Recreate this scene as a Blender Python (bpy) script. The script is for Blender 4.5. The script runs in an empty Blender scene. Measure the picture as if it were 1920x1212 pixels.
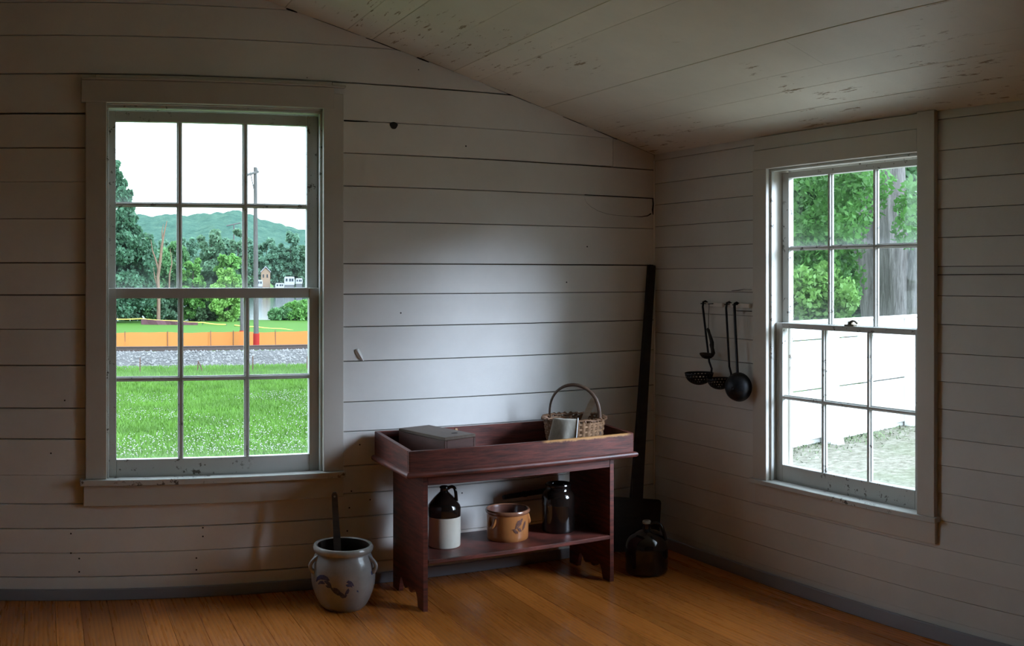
import bpy, math, random
import numpy as np
from mathutils import Vector, Matrix, noise

rnd = random.Random(7)
PI = math.pi
S = bpy.context.scene
C = S.collection

# ------------------------------------------------------------------ camera
# The photograph is a stitched cylindrical panorama: verticals stay straight, level lines bow.
CAM_H = 1.4136
PXR = 1895.6                       # pixels per radian in a 1920 x 1212 frame
cam_d = bpy.data.cameras.new('camera')
cam = bpy.data.objects.new('camera', cam_d)
C.objects.link(cam)
cam.location = (0, 0, CAM_H)
cam.rotation_euler = (PI / 2, 0, -0.4629)
cam_d.type = 'PANO'
cam_d.panorama_type = 'CENTRAL_CYLINDRICAL'
cam_d.central_cylindrical_range_u_min = -960 / PXR
cam_d.central_cylindrical_range_u_max = 960 / PXR
cam_d.central_cylindrical_range_v_min = -(1212 - 517) / PXR
cam_d.central_cylindrical_range_v_max = 517 / PXR
cam_d.central_cylindrical_radius = 1.0
cam_d.clip_start = 0.02
cam_d.clip_end = 3000
S.camera = cam

# ------------------------------------------------------------------ sky: bright overcast, a little brighter overhead
W = bpy.data.worlds.new('overcast_sky')
S.world = W
W.use_nodes = True
nt = W.node_tree
nt.nodes.clear()
tc = nt.nodes.new('ShaderNodeTexCoord')
sep = nt.nodes.new('ShaderNodeSeparateXYZ')
rmp = nt.nodes.new('ShaderNodeValToRGB')
bg = nt.nodes.new('ShaderNodeBackground')
wo = nt.nodes.new('ShaderNodeOutputWorld')
nt.links.new(tc.outputs['Generated'], sep.inputs[0])
nt.links.new(sep.outputs['Z'], rmp.inputs[0])
nt.links.new(rmp.outputs[0], bg.inputs[0])
nt.links.new(bg.outputs[0], wo.inputs[0])
rmp.color_ramp.elements[0].position = 0.0
rmp.color_ramp.elements[0].color = (0.64, 0.74, 0.88, 1)
rmp.color_ramp.elements[1].position = 1.0
rmp.color_ramp.elements[1].color = (0.84, 0.99, 1.20, 1)
bg.inputs[1].default_value = 1.0

# hazy sun low in the south-east, spread wide by thin cloud
sun_d = bpy.data.lights.new('hazy_sun', 'SUN')
sun_d.energy = 1.12
sun_d.angle = math.radians(24)
sun_d.color = (0.79, 0.91, 1.20)
sun = bpy.data.objects.new('hazy_sun', sun_d)
C.objects.link(sun)
SUN_AZ, SUN_EL = math.radians(41), math.radians(19)      # bearing from south towards east, height
sun.rotation_euler = Vector((math.sin(SUN_AZ) * math.cos(SUN_EL), -math.cos(SUN_AZ) * math.cos(SUN_EL), math.sin(SUN_EL))).to_track_quat('Z', 'Y').to_euler()

S.view_settings.view_transform = 'Standard'
S.view_settings.look = 'None'
S.view_settings.gamma = 1.0
S.view_settings.use_curve_mapping = False
S.view_settings.exposure = 2.8
S.cycles.max_bounces = 8
S.cycles.diffuse_bounces = 5
S.cycles.glossy_bounces = 3
S.cycles.transparent_max_bounces = 16
S.cycles.adaptive_threshold = 0.02
S.cycles.caustics_reflective = False
S.cycles.caustics_refractive = False


# ------------------------------------------------------------------ helpers
def tag(o, label=None, cat=None, group=None, kind=None):
    if label: o['label'] = label
    if cat: o['category'] = cat
    if group: o['group'] = group
    if kind: o['kind'] = kind
    return o


def empty(name, loc=(0, 0, 0), rz=0.0, label=None, cat=None, group=None, kind=None, parent=None):
    o = bpy.data.objects.new(name, None)
    o.empty_display_size = 0.05
    C.objects.link(o)
    o.location = loc
    o.rotation_euler = (0, 0, rz)
    if parent: o.parent = parent
    return tag(o, label, cat, group, kind)


class MB:
    """Collects shapes; build() links them as ONE mesh object."""
    def __init__(s):
        s.v, s.f = [], []

    def add(s, v, f, M=None):
        n = len(s.v)
        if M is not None: v = [M @ Vector(p) for p in v]
        s.v += [tuple(p) for p in v]
        s.f += [tuple(i + n for i in q) for q in f]
        return s

    def box(s, x0, x1, y0, y1, z0, z1, c=0.0, M=None):
        if c <= 0:
            v = [(x, y, z) for x in (x0, x1) for y in (y0, y1) for z in (z0, z1)]
            f = [(0, 1, 3, 2), (4, 6, 7, 5), (0, 4, 5, 1), (2, 3, 7, 6), (0, 2, 6, 4), (1, 5, 7, 3)]
            return s.add(v, f, M)
        lo, hi = (x0, y0, z0), (x1, y1, z1)
        v, idx = [], {}
        for sx in (0, 1):
            for sy in (0, 1):
                for sz in (0, 1):
                    sg = (sx, sy, sz)
                    for a in range(3):
                        p = []
                        for k in range(3):
                            e = hi[k] if sg[k] else lo[k]
                            if k != a: e += -c if sg[k] else c
                            p.append(e)
                        idx[(sg, a)] = len(v)
                        v.append(tuple(p))
        f = []
        for a in range(3):
            b, d = (a + 1) % 3, (a + 2) % 3
            for t in (0, 1):
                q = []
                for (i, j) in ((0, 0), (1, 0), (1, 1), (0, 1)):
                    g = [0, 0, 0]; g[a] = t; g[b] = i; g[d] = j
                    q.append(idx[(tuple(g), a)])
                f.append(tuple(q) if t else tuple(q[::-1]))
        for a in range(3):
            b, d = (a + 1) % 3, (a + 2) % 3
            for i in (0, 1):
                for j in (0, 1):
                    g0 = [0, 0, 0]; g0[b] = i; g0[d] = j
                    g1 = list(g0); g1[a] = 1
                    q = [idx[(tuple(g0), b)], idx[(tuple(g1), b)], idx[(tuple(g1), d)], idx[(tuple(g0), d)]]
                    f.append(tuple(q) if (i ^ j) else tuple(q[::-1]))
        for sx in (0, 1):
            for sy in (0, 1):
                for sz in (0, 1):
                    g = (sx, sy, sz)
                    q = (idx[(g, 0)], idx[(g, 1)], idx[(g, 2)])
                    f.append(q if (sx + sy + sz) % 2 else q[::-1])
        return s.add(v, f, M)

    def prism(s, poly, d0, d1, fn):
        """poly: 2-D outline, fn(a, b, d) -> 3-D point, from depth d0 to d1"""
        n = len(poly)
        v = [fn(a, b, d0) for a, b in poly] + [fn(a, b, d1) for a, b in poly]
        f = [tuple(range(n))[::-1], tuple(range(n, 2 * n))]
        f += [(i, (i + 1) % n, n + (i + 1) % n, n + i) for i in range(n)]
        return s.add(v, f)

    def lathe(s, prof, seg=48, M=None, skip=None):
        v, f, n = [], [], len(prof)
        for k in range(seg):
            a = 2 * PI * k / seg
            v += [(r * math.cos(a), r * math.sin(a), z) for r, z in prof]
        for k in range(seg):
            k2 = (k + 1) % seg
            for i in range(n - 1):
                if skip and skip(k, i): continue
                f.append((k * n + i, k2 * n + i, k2 * n + i + 1, k * n + i + 1))
        return s.add(v, f, M)

    def tube(s, path, r, seg=8, flat=1.0, up=None, cap=True, M=None):
        """round (or flattened) bar along a path; r may be a list"""
        path = [Vector(p) for p in path]
        n = len(path)
        rr = r if isinstance(r, (list, tuple)) else [r] * n
        v, f = [], []
        ref = Vector(up) if up else None
        for i, p in enumerate(path):
            t = (path[min(i + 1, n - 1)] - path[max(i - 1, 0)]).normalized()
            if ref is None:
                ref = Vector((0, 0, 1)) if abs(t.z) < 0.9 else Vector((1, 0, 0))
            a = (ref - t * ref.dot(t)).normalized()
            b = t.cross(a)
            if not up: ref = a
            for k in range(seg):
                w = 2 * PI * k / seg
                v.append(p + a * (math.cos(w) * rr[i] * flat) + b * (math.sin(w) * rr[i]))
        for i in range(n - 1):
            for k in range(seg):
                k2 = (k + 1) % seg
                f.append((i * seg + k, i * seg + k2, (i + 1) * seg + k2, (i + 1) * seg + k))
        if cap:
            f.append(tuple(range(seg))[::-1])
            f.append(tuple(range((n - 1) * seg, n * seg)))
        return s.add(v, f, M)

    def mesh(s, name, mat, smooth=False):
        me = bpy.data.meshes.new(name)
        me.from_pydata(s.v, [], s.f)
        if mat: me.materials.append(mat)
        if smooth:
            me.polygons.foreach_set('use_smooth', [True] * len(me.polygons))
            me.set_sharp_from_angle(angle=math.radians(38))
        me.update()
        return me

    def build(s, name, mat, parent=None, smooth=False):
        o = bpy.data.objects.new(name, s.mesh(name, mat, smooth))
        C.objects.link(o)
        if parent: o.parent = parent
        return o


def inst(name, me, parent=None, loc=(0, 0, 0), rot=(0, 0, 0), sc=(1, 1, 1)):
    o = bpy.data.objects.new(name, me)
    C.objects.link(o)
    o.location, o.rotation_euler, o.scale = loc, rot, sc
    if parent: o.parent = parent
    return o


# ------------------------------------------------------------------ materials
class NT:
    def __init__(s, name):
        s.m = bpy.data.materials.new(name)
        s.m.use_nodes = True
        s.t = s.m.node_tree
        s.t.nodes.clear()
        s.out = s.n('ShaderNodeOutputMaterial')

    def n(s, ty, **kw):
        x = s.t.nodes.new(ty)
        for k, v in kw.items(): setattr(x, k, v)
        return x

    def l(s, a, b): s.t.links.new(a, b)

    def coord(s, scale=(1, 1, 1), rand=0.0, world=False):
        if world:
            src = s.n('ShaderNodeNewGeometry').outputs['Position']
        else:
            src = s.n('ShaderNodeTexCoord').outputs['Object']
        if rand:
            oi = s.n('ShaderNodeObjectInfo')
            mu = s.n('ShaderNodeMath', operation='MULTIPLY'); mu.inputs[1].default_value = rand
            s.l(oi.outputs['Random'], mu.inputs[0])
            va = s.n('ShaderNodeVectorMath', operation='ADD')
            s.l(src, va.inputs[0]); s.l(mu.outputs[0], va.inputs[1])
            src = va.outputs[0]
        mp = s.n('ShaderNodeMapping'); mp.inputs['Scale'].default_value = scale
        s.l(src, mp.inputs[0])
        return mp.outputs[0]

    def noise(s, vec, scale, detail=4, rough=0.6, dist=0.0):
        x = s.n('ShaderNodeTexNoise')
        x.inputs['Scale'].default_value = scale
        x.inputs['Detail'].default_value = detail
        x.inputs['Roughness'].default_value = rough
        x.inputs['Distortion'].default_value = dist
        s.l(vec, x.inputs['Vector'])
        return x.outputs['Fac']

    def ramp(s, fac, stops):
        x = s.n('ShaderNodeValToRGB')
        e = x.color_ramp.elements
        while len(e) < len(stops): e.new(0.5)
        for el, (p, c) in zip(e, stops):
            el.position = p
            el.color = (c, c, c, 1) if isinstance(c, (int, float)) else (*c, 1)
        s.l(fac, x.inputs[0])
        return x.outputs[0]

    def mix(s, fac, a, b, mode='MIX'):
        x = s.n('ShaderNodeMix', data_type='RGBA', blend_type=mode)
        for src, i in ((fac, 0), (a, 6), (b, 7)):
            if isinstance(src, (int, float)): x.inputs[i].default_value = src
            elif isinstance(src, tuple): x.inputs[i].default_value = (*src, 1)
            else: s.l(src, x.inputs[i])
        return x.outputs[2]

    def math(s, op, a, b=0.0):
        x = s.n('ShaderNodeMath', operation=op)
        for src, i in ((a, 0), (b, 1)):
            if isinstance(src, (int, float)): x.inputs[i].default_value = src
            else: s.l(src, x.inputs[i])
        return x.outputs[0]

    def rand_tint(s, col, lo, hi):
        oi = s.n('ShaderNodeObjectInfo')
        mr = s.n('ShaderNodeMapRange')
        mr.inputs[3].default_value = lo; mr.inputs[4].default_value = hi
        s.l(oi.outputs['Random'], mr.inputs[0])
        vm = s.n('ShaderNodeVectorMath', operation='SCALE')
        s.l(col, vm.inputs[0]); s.l(mr.outputs[0], vm.inputs['Scale'])
        return vm.outputs[0]

    def finish(s, col, rough=0.5, bump=None, bs=0.2, bd=0.002, metal=0.0, spec=0.5, coat=0.0, trans=0.0):
        p = s.n('ShaderNodeBsdfPrincipled')
        if isinstance(col, tuple): p.inputs['Base Color'].default_value = (*col, 1)
        else: s.l(col, p.inputs['Base Color'])
        if isinstance(rough, (int, float)): p.inputs['Roughness'].default_value = rough
        else: s.l(rough, p.inputs['Roughness'])
        p.inputs['Metallic'].default_value = metal
        p.inputs['Specular IOR Level'].default_value = spec
        p.inputs['Coat Weight'].default_value = coat
        p.inputs['Coat Roughness'].default_value = 0.06
        if bump is not None:
            b = s.n('ShaderNodeBump')
            b.inputs['Strength'].default_value = bs
            b.inputs['Distance'].default_value = bd
            s.l(bump, b.inputs['Height'])
            s.l(b.outputs[0], p.inputs['Normal'])
        sh = p.outputs[0]
        if trans:
            tl = s.n('ShaderNodeBsdfTranslucent')
            if isinstance(col, tuple): tl.inputs[0].default_value = (*col, 1)
            else: s.l(col, tl.inputs[0])
            mx = s.n('ShaderNodeMixShader'); mx.inputs[0].default_value = trans
            s.l(sh, mx.inputs[1]); s.l(tl.outputs[0], mx.inputs[2])
            sh = mx.outputs[0]
        s.l(sh, s.out.inputs[0])
        return s.m


def m_paint(name, col, specks=0.55, rough=0.5, peel=None, grain=(1, 1, 1)):
    """old painted boards: uneven coats, nail holes and chips"""
    t = NT(name)
    v = t.coord(world=True)
    big = t.noise(v, 2.3, 5, 0.65)
    c = t.mix(t.ramp(big, [(0.35, 0.0), (0.7, 1.0)]), tuple(x * 0.9 for x in col), col)
    c = t.rand_tint(c, 0.93, 1.03)
    vo = t.n('ShaderNodeTexVoronoi'); vo.inputs['Scale'].default_value = 5.5
    t.l(v, vo.inputs['Vector'])
    dots = t.ramp(vo.outputs['Distance'], [(0.012, 1.0), (0.022, 0.0)])
    dn = t.ramp(t.noise(v, 1.7, 2), [(specks, 0.0), (specks + 0.03, 1.0)])
    c = t.mix(t.math('MULTIPLY', dots, dn), c, (0.10, 0.085, 0.07))
    g = t.coord(grain, world=True)
    if peel:
        a = t.ramp(t.noise(g, 9, 6, 0.7), [(0.60, 0.0), (0.615, 1.0)])
        b = t.ramp(t.noise(v, 1.1, 2), [(0.5, 0.0), (0.56, 1.0)])
        k = t.math('MULTIPLY', a, b)
        c = t.mix(k, c, peel)
    h = t.math('ADD', t.noise(g, 60, 5, 0.7), t.math('MULTIPLY', t.noise(v, 14, 3), 1.5))
    return t.finish(c, rough, h, 0.25, 0.0025, spec=0.4)


def m_floor():
    t = NT('pine_floor')
    v = t.coord((1.0, 0.075, 1.0), rand=0.45)
    w = t.n('ShaderNodeTexWave', wave_type='RINGS', rings_direction='Y', wave_profile='SAW')
    w.inputs['Scale'].default_value = 24.0
    w.inputs['Distortion'].default_value = 7.0
    w.inputs['Detail'].default_value = 2.0
    w.inputs['Detail Scale'].default_value = 0.22
    t.l(v, w.inputs['Vector'])
    fine = t.noise(t.coord((60, 3.0, 1), rand=11.0), 1.0, 3)
    k = t.math('ADD', t.math('MULTIPLY', w.outputs['Fac'], 0.6), t.math('MULTIPLY', fine, 0.36))
    c = t.ramp(k, [(0.12, (0.43, 0.120, 0.020)), (0.5, (0.58, 0.185, 0.030)), (0.9, (0.66, 0.235, 0.043))])
    c = t.rand_tint(c, 0.72, 1.15)
    return t.finish(c, t.ramp(fine, [(0.2, 0.22), (0.8, 0.36)]), k, 0.12, 0.001, spec=0.5)


def m_wood(name, dark, light, scale=(1, 1, 14), rough=0.55, rand=5.0, spec=0.4):
    t = NT(name)
    n1 = t.noise(t.coord(scale, rand=rand), 6, 6, 0.65, 0.4)
    c = t.ramp(n1, [(0.3, dark), (0.7, light)])
    return t.finish(c, rough, n1, 0.3, 0.002, spec=spec)


def m_redpaint(name, edge=None):
    """worn barn-red paint over darker wood; edge = (axis, lo, hi, x0, x1): bare wood rubbed through along an edge"""
    t = NT(name)
    v = t.coord(rand=3.0)
    st = t.noise(t.coord((3, 3, 30), rand=3.0), 2.2, 6, 0.7)
    c = t.mix(t.ramp(st, [(0.36, 0.0), (0.62, 1.0)]), (0.050, 0.018, 0.014), (0.175, 0.043, 0.030))
    wear = t.ramp(t.noise(v, 17, 6, 0.75), [(0.66, 0.0), (0.70, 1.0)])
    c = t.mix(t.math('MULTIPLY', wear, 0.6), c, (0.20, 0.085, 0.05))
    if edge:
        lo, hi, x0, x1 = edge
        sp = t.n('ShaderNodeSeparateXYZ')
        t.l(t.n('ShaderNodeTexCoord').outputs['Object'], sp.inputs[0])
        zz = t.math('ADD', sp.outputs['Z'], t.math('MULTIPLY', t.math('SUBTRACT', t.noise(v, 40, 4, 0.7), 0.5), 0.02))
        mr = t.n('ShaderNodeMapRange'); mr.inputs[1].default_value = lo; mr.inputs[2].default_value = hi
        t.l(zz, mr.inputs[0])
        b = t.n('ShaderNodeMapRange'); b.inputs[1].default_value = x0; b.inputs[2].default_value = x0 + 0.03
        t.l(sp.outputs['X'], b.inputs[0])
        d = t.n('ShaderNodeMapRange'); d.inputs[1].default_value = x1; d.inputs[2].default_value = x1 - 0.03
        t.l(sp.outputs['X'], d.inputs[0])
        k = t.math('MULTIPLY', t.math('MULTIPLY', mr.outputs[0], b.outputs[0]), d.outputs[0])
        c = t.mix(k, c, (0.50, 0.25, 0.09))
    return t.finish(c, 0.42, st, 0.3, 0.002, spec=0.5)


def m_glaze(name, col, col2=None, rough=0.16, scale=18, bs=0.15, coat=0.6):
    t = NT(name)
    v = t.coord(rand=1.0)
    n1 = t.noise(v, scale, 5, 0.65)
    c = t.mix(t.ramp(n1, [(0.35, 0.0), (0.7, 1.0)]), col, col2 or tuple(x * 0.75 for x in col))
    return t.finish(c, rough, t.noise(v, 160, 3), bs, 0.0008, spec=0.5, coat=coat)


def m_plain(name, col, rough=0.6, metal=0.0, var=0.25, scale=12, spec=0.4, trans=0.0, rand=0.0, world=False):
    t = NT(name)
    n1 = t.noise(t.coord(rand=2.0, world=world), scale, 5, 0.65)
    c = t.mix(t.ramp(n1, [(0.3, 0.0), (0.7, 1.0)]), tuple(x * (1 - var) for x in col), tuple(min(1, x * (1 + var)) for x in col))
    if rand: c = t.rand_tint(c, 1 - rand, 1 + rand)
    return t.finish(c, rough, n1, 0.2, 0.002, metal, spec, trans=trans)


def m_glass(name):
    """old window glass: clear, faintly reflective, with a film of dust that catches the daylight and is thicker low in each pane"""
    t = NT(name)
    v = t.coord(world=True)
    tr = t.n('ShaderNodeBsdfTransparent')
    tr.inputs[0].default_value = (0.95, 0.98, 0.965, 1)
    gl = t.n('ShaderNodeBsdfGlossy'); gl.inputs['Roughness'].default_value = 0.02
    b = t.n('ShaderNodeBump'); b.inputs['Strength'].default_value = 0.15; b.inputs['Distance'].default_value = 0.01
    t.l(t.noise(v, 5, 2), b.inputs['Height'])
    t.l(b.outputs[0], gl.inputs['Normal'])
    lw = t.n('ShaderNodeLayerWeight'); lw.inputs['Blend'].default_value = 0.5
    fr = t.math('ADD', 0.02, t.math('MULTIPLY', t.math('POWER', lw.outputs['Facing'], 5.0), 0.5))      # Schlick, per face of the pane
    m1 = t.n('ShaderNodeMixShader')
    t.l(fr, m1.inputs[0]); t.l(tr.outputs[0], m1.inputs[1]); t.l(gl.outputs[0], m1.inputs[2])
    ds = t.n('ShaderNodeBsdfTranslucent'); ds.inputs[0].default_value = (0.9, 0.95, 0.95, 1)
    gen = t.n('ShaderNodeTexCoord').outputs['Generated']
    sp = t.n('ShaderNodeSeparateXYZ'); t.l(gen, sp.inputs[0])
    low = t.ramp(sp.outputs['Z'], [(0.0, 1.0), (0.10, 0.25), (0.35, 0.0)])
    film = t.math('ADD', 0.0015, t.math('MULTIPLY', low, 0.025))
    film = t.math('MULTIPLY', film, t.ramp(t.noise(v, 22, 5), [(0.3, 0.55), (0.7, 1.25)]))
    m2 = t.n('ShaderNodeMixShader')
    t.l(film, m2.inputs[0]); t.l(m1.outputs[0], m2.inputs[1]); t.l(ds.outputs[0], m2.inputs[2])
    t.l(m2.outputs[0], t.out.inputs[0])
    return t.m


def m_net(name, col, opacity):
    t = NT(name)
    tr = t.n('ShaderNodeBsdfTransparent')
    p = t.n('ShaderNodeBsdfDiffuse'); p.inputs[0].default_value = (*col, 1)
    tl = t.n('ShaderNodeBsdfTranslucent'); tl.inputs[0].default_value = (*col, 1)
    a = t.n('ShaderNodeMixShader'); a.inputs[0].default_value = 0.4
    t.l(p.outputs[0], a.inputs[1]); t.l(tl.outputs[0], a.inputs[2])
    m = t.n('ShaderNodeMixShader'); m.inputs[0].default_value = opacity
    t.l(tr.outputs[0], m.inputs[1]); t.l(a.outputs[0], m.inputs[2])
    t.l(m.outputs[0], t.out.inputs[0])
    return t.m


def m_ground():
    """mown lawn; pale dry clippings on the yard east of the house, bare soil against the fence"""
    t = NT('lawn')
    v = t.coord(world=True)
    n1 = t.noise(v, 0.8, 6, 0.7); n2 = t.noise(v, 9, 5, 0.75)
    g = t.mix(t.ramp(n1, [(0.35, 0.0), (0.65, 1.0)]), (0.048, 0.114, 0.013), (0.057, 0.126, 0.018))
    g = t.mix(t.ramp(n2, [(0.3, 0.0), (0.75, 1.0)]), (0.036, 0.095, 0.011), g)
    sp = t.n('ShaderNodeSeparateXYZ'); t.l(v, sp.inputs[0])
    mx = t.n('ShaderNodeMapRange'); mx.inputs[1].default_value = 3.2; mx.inputs[2].default_value = 3.8
    t.l(sp.outputs['X'], mx.inputs[0])
    my = t.n('ShaderNodeMapRange'); my.inputs[1].default_value = 8.6; my.inputs[2].default_value = 8.0
    t.l(sp.outputs['Y'], my.inputs[0])
    n3 = t.noise(v, 13, 6, 0.8)
    straw = t.ramp(n3, [(0.28, (0.055, 0.052, 0.034)), (0.42, (0.115, 0.105, 0.078)), (0.56, (0.18, 0.168, 0.132)), (0.75, (0.30, 0.285, 0.24))])
    straw = t.mix(t.ramp(t.noise(v, 1.6, 3), [(0.5, 0.0), (0.62, 0.35)]), straw, (0.075, 0.095, 0.045))
    pale = t.ramp(n3, [(0.3, (0.48, 0.45, 0.37)), (0.7, (0.68, 0.635, 0.53))])          # unseen pale strip added to bounce daylight onto ceiling and upper wall
    mp_ = t.n('ShaderNodeMapRange'); mp_.inputs[1].default_value = 5.6; mp_.inputs[2].default_value = 4.9
    t.l(sp.outputs['X'], mp_.inputs[0])
    straw = t.mix(mp_.outputs[0], straw, pale)
    c = t.mix(t.math('MULTIPLY', mx.outputs[0], my.outputs[0]), g, straw)
    return t.finish(c, 0.9, n2, 0.8, 0.03, spec=0.1)


def m_bark(name, a, b):
    t = NT(name)
    n1 = t.noise(t.coord((14, 14, 1.4), world=True), 1.6, 6, 0.75, 0.6)
    c = t.ramp(n1, [(0.35, a), (0.65, b)])
    return t.finish(c, 0.9, n1, 1.0, 0.05, spec=0.1)


def m_leaf(name, col, var=0.35):
    t = NT(name)
    n1 = t.noise(t.coord(world=True), 0.9, 4, 0.7)
    c = t.mix(t.ramp(n1, [(0.35, 0.0), (0.65, 1.0)]), tuple(x * (1 - var) for x in col), tuple(x * (1 + var) for x in col))
    return t.finish(c, 0.55, None, spec=0.25, trans=0.42)


M = {}
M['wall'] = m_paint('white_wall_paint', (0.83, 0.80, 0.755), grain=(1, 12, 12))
M['wall_b'] = m_paint('shade_toned_clapboard_paint', (0.70, 0.685, 0.64), grain=(12, 1, 12))  # same white paint as the far wall, toned down to add shade
M['ceiling'] = m_paint('peeling_ceiling_paint', (0.86, 0.81, 0.70), peel=(0.34, 0.25, 0.15), grain=(5, 0.8, 5))
M['trim'] = m_paint('trim_paint', (0.65, 0.61, 0.545), grain=(14, 14, 1), rough=0.45)
M['sash'] = m_paint('worn_sash_paint', (0.60, 0.60, 0.565), specks=0.4, rough=0.45, peel=(0.12, 0.10, 0.08), grain=(3, 3, 3))
M['base'] = m_paint('blue_grey_baseboard_paint', (0.30, 0.305, 0.335), rough=0.5, grain=(1, 1, 8))
M['core'] = m_plain('rough_sheathing', (0.10, 0.085, 0.07), 0.9)
M['floor'] = m_floor()
M['glass'] = m_glass('old_window_glass')
M['red'] = m_redpaint('worn_red_paint')
M['red_front'] = m_redpaint('worn_red_paint_rubbed_edge', (0.672, 0.680, 0.62, 1.095))
M['ground'] = m_ground()

# ------------------------------------------------------------------ the room
YA = 4.40            # room face of the far wall
XB = 3.035           # room face of the right wall
XL, YF = -3.6, -2.2
XR, EAVE, PITCH = -0.60, 2.051, 0.287
RIDGE = EAVE + PITCH * (XB - XR)


def roof_z(x):
    return EAVE + PITCH * (XB - x) if x > XR else RIDGE - PITCH * (XR - x)


def clip_under_roof(poly):
    """cut a convex (x, z) outline to what lies under both ceiling slopes"""
    for a, b, c in ((PITCH, 1.0, EAVE + PITCH * XB), (-PITCH, 1.0, RIDGE - PITCH * XR)):
        out = []
        for i, p in enumerate(poly):
            q = poly[(i + 1) % len(poly)]
            dp, dq = a * p[0] + b * p[1] - c, a * q[0] + b * q[1] - c
            if dp <= 0: out.append(p)
            if (dp < 0 < dq) or (dq < 0 < dp):
                k = dp / (dp - dq)
                out.append((p[0] + k * (q[0] - p[0]), p[1] + k * (q[1] - p[1])))
        poly = out
        if len(poly) < 3: return []
    return poly


# far wall: sheathing with the window hole, boards nailed on it
WA = dict(s0=0.272, s1=1.243, z0=0.505, z1=2.158)
core = MB()
for (x0, x1, z0, z1) in ((XL - .1, WA['s0'] - .02, -.3, 3.4), (WA['s1'] + .02, XB + .12, -.3, 3.4),
                         (WA['s0'] - .02, WA['s1'] + .02, -.3, WA['z0'] - .02), (WA['s0'] - .02, WA['s1'] + .02, WA['z1'] + .02, 3.4)):
    core.box(x0, x1, YA + .021, YA + .12, z0, z1)
wall_back = tag(core.build('wall_back', M['core']), 'white painted wall of wide horizontal boards with the larger window', 'wall', kind='structure')
EDGES = [0.0, .10, .204, .31, .418, .545, .702, .836, 1.022, 1.18, 1.328, 1.468, 1.66, 1.823, 1.972, 2.12, 2.292, 2.46, 2.605, 2.79, 2.97, 3.12]


def board_a(x0, x1, z0, z1):
    g = rnd.uniform(.0012, .0024)
    tilt = rnd.uniform(-.0025, .0025) if x1 - x0 > 1 else 0
    poly = clip_under_roof([(x0, z0 + g), (x1, z0 + g + tilt), (x1, z1 - g + tilt), (x0, z1 - g)])
    if len(poly) < 3: return
    pr = rnd.uniform(-.002, .001)
    c = 0.0022
    cx = sum(p[0] for p in poly) / len(poly); cz = sum(p[1] for p in poly) / len(poly)
    inner = [(p[0] + math.copysign(min(c, abs(cx - p[0])), cx - p[0]), p[1] + math.copysign(min(c, abs(cz - p[1])), cz - p[1])) for p in poly]
    n = len(poly)
    v = [(a, YA + .021, b) for a, b in poly] + [(a, YA + c + pr, b) for a, b in poly] + [(a, YA + pr, b) for a, b in inner]
    f = [tuple(range(n))[::-1], tuple(range(2 * n, 3 * n))]
    for k in (0, 1):
        f += [(k * n + i, k * n + (i + 1) % n, (k + 1) * n + (i + 1) % n, (k + 1) * n + i) for i in range(n)]
    MB().add(v, f).build('plank', M['wall'], wall_back)


for i in range(len(EDGES) - 1):
    z0, z1 = EDGES[i], EDGES[i + 1]
    joints = {14: [2.775], 3: [-1.7], 5: [-2.3], 8: [-1.2], 11: [-2.8], 17: [-.9]}.get(i, [])
    spans = []
    if z1 > WA['z0'] and z0 < WA['z1']:
        spans = [(XL, .225), (1.29, XB)]
    else:
        spans = [(XL, XB)]
    for (a, b) in spans:
        cut = [a] + [j for j in joints if a < j < b] + [b]
        for p, q in zip(cut[:-1], cut[1:]): board_a(p + .0006, q - .0006, z0, z1)
board_a(.225, 1.29, 2.235, 2.292)
board_a(.225, 1.29, .418, .50)

# marks on the boards: a knot hole, a curled flake of paint, a split with its corner broken out
knot = MB()
ring = [(1.585 + .0195 * math.cos(a) * (1 + .12 * math.sin(3 * a)), 2.108 + .0165 * math.sin(a)) for a in [2 * PI * k / 20 for k in range(20)]]
knot.prism(ring, YA - .0006, YA - .0022, lambda a, b, d: (a, d, b))
knot.build('knot', m_plain('dark_knot', (0.035, 0.028, 0.022), .8), wall_back)
fl = MB()
pts = []
for k in range(9):
    u = k / 8
    w = .012 * math.sin(PI * (u * .75 + .25)) + .002
    x = 1.405 + .032 * u ** 1.4; z = 1.078 - .056 * u
    pts.append(((x - w * .7, YA - .002, z - w * .2), (x, YA - .002 - .010 * math.sin(PI * u * .9), z), (x + w * .8, YA - .003 - .004 * u, z + w * .3)))
v = [p for q in pts for p in q]
f = []
for k in range(8):
    for j in range(2): f.append((k * 3 + j, k * 3 + j + 1, k * 3 + 4 + j, k * 3 + 3 + j))
fo = fl.add(v, f).build('paint_flake', M['wall'], wall_back, True)
md = fo.modifiers.new('thick', 'SOLIDIFY'); md.thickness = .0015
crack_m = m_plain('dark_crack', (0.03, 0.025, 0.02), .9)


def crack(path, w, parent, name='split'):
    MB().tube(path, w, 5).build(name, crack_m, parent)


sp = [(2.606, 1.818), (2.607, 1.800), (2.618, 1.782), (2.645, 1.762), (2.69, 1.742), (2.74, 1.730), (2.80, 1.724), (2.88, 1.722), (2.95, 1.722), (2.99, 1.728), (3.012, 1.74)]
crack([(x, YA - .0003, z) for x, z in sp], [.0006, .0007, .0008, .0009, .001, .001, .001, .001, .0022, .003, .004], wall_back)
crack([(3.025, YA - .001, 1.735), (3.022, YA - .001, 1.76), (3.026, YA - .001, 1.79), (3.023, YA - .001, 1.822)], [.003, .006, .005, .004], wall_back)
crack([(2.606, YA - .0003, 1.8225), (2.75, YA - .0003, 1.8222), (2.9, YA - .0003, 1.8215), (3.03, YA - .0003, 1.8205)], [.0025, .003, .003, .003], wall_back)
crack([(1.345, YA - .0005, 2.119), (1.40, YA - .0005, 2.1185), (1.46, YA - .0005, 2.1195)], [.004, .0038, .002], wall_back)

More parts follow.
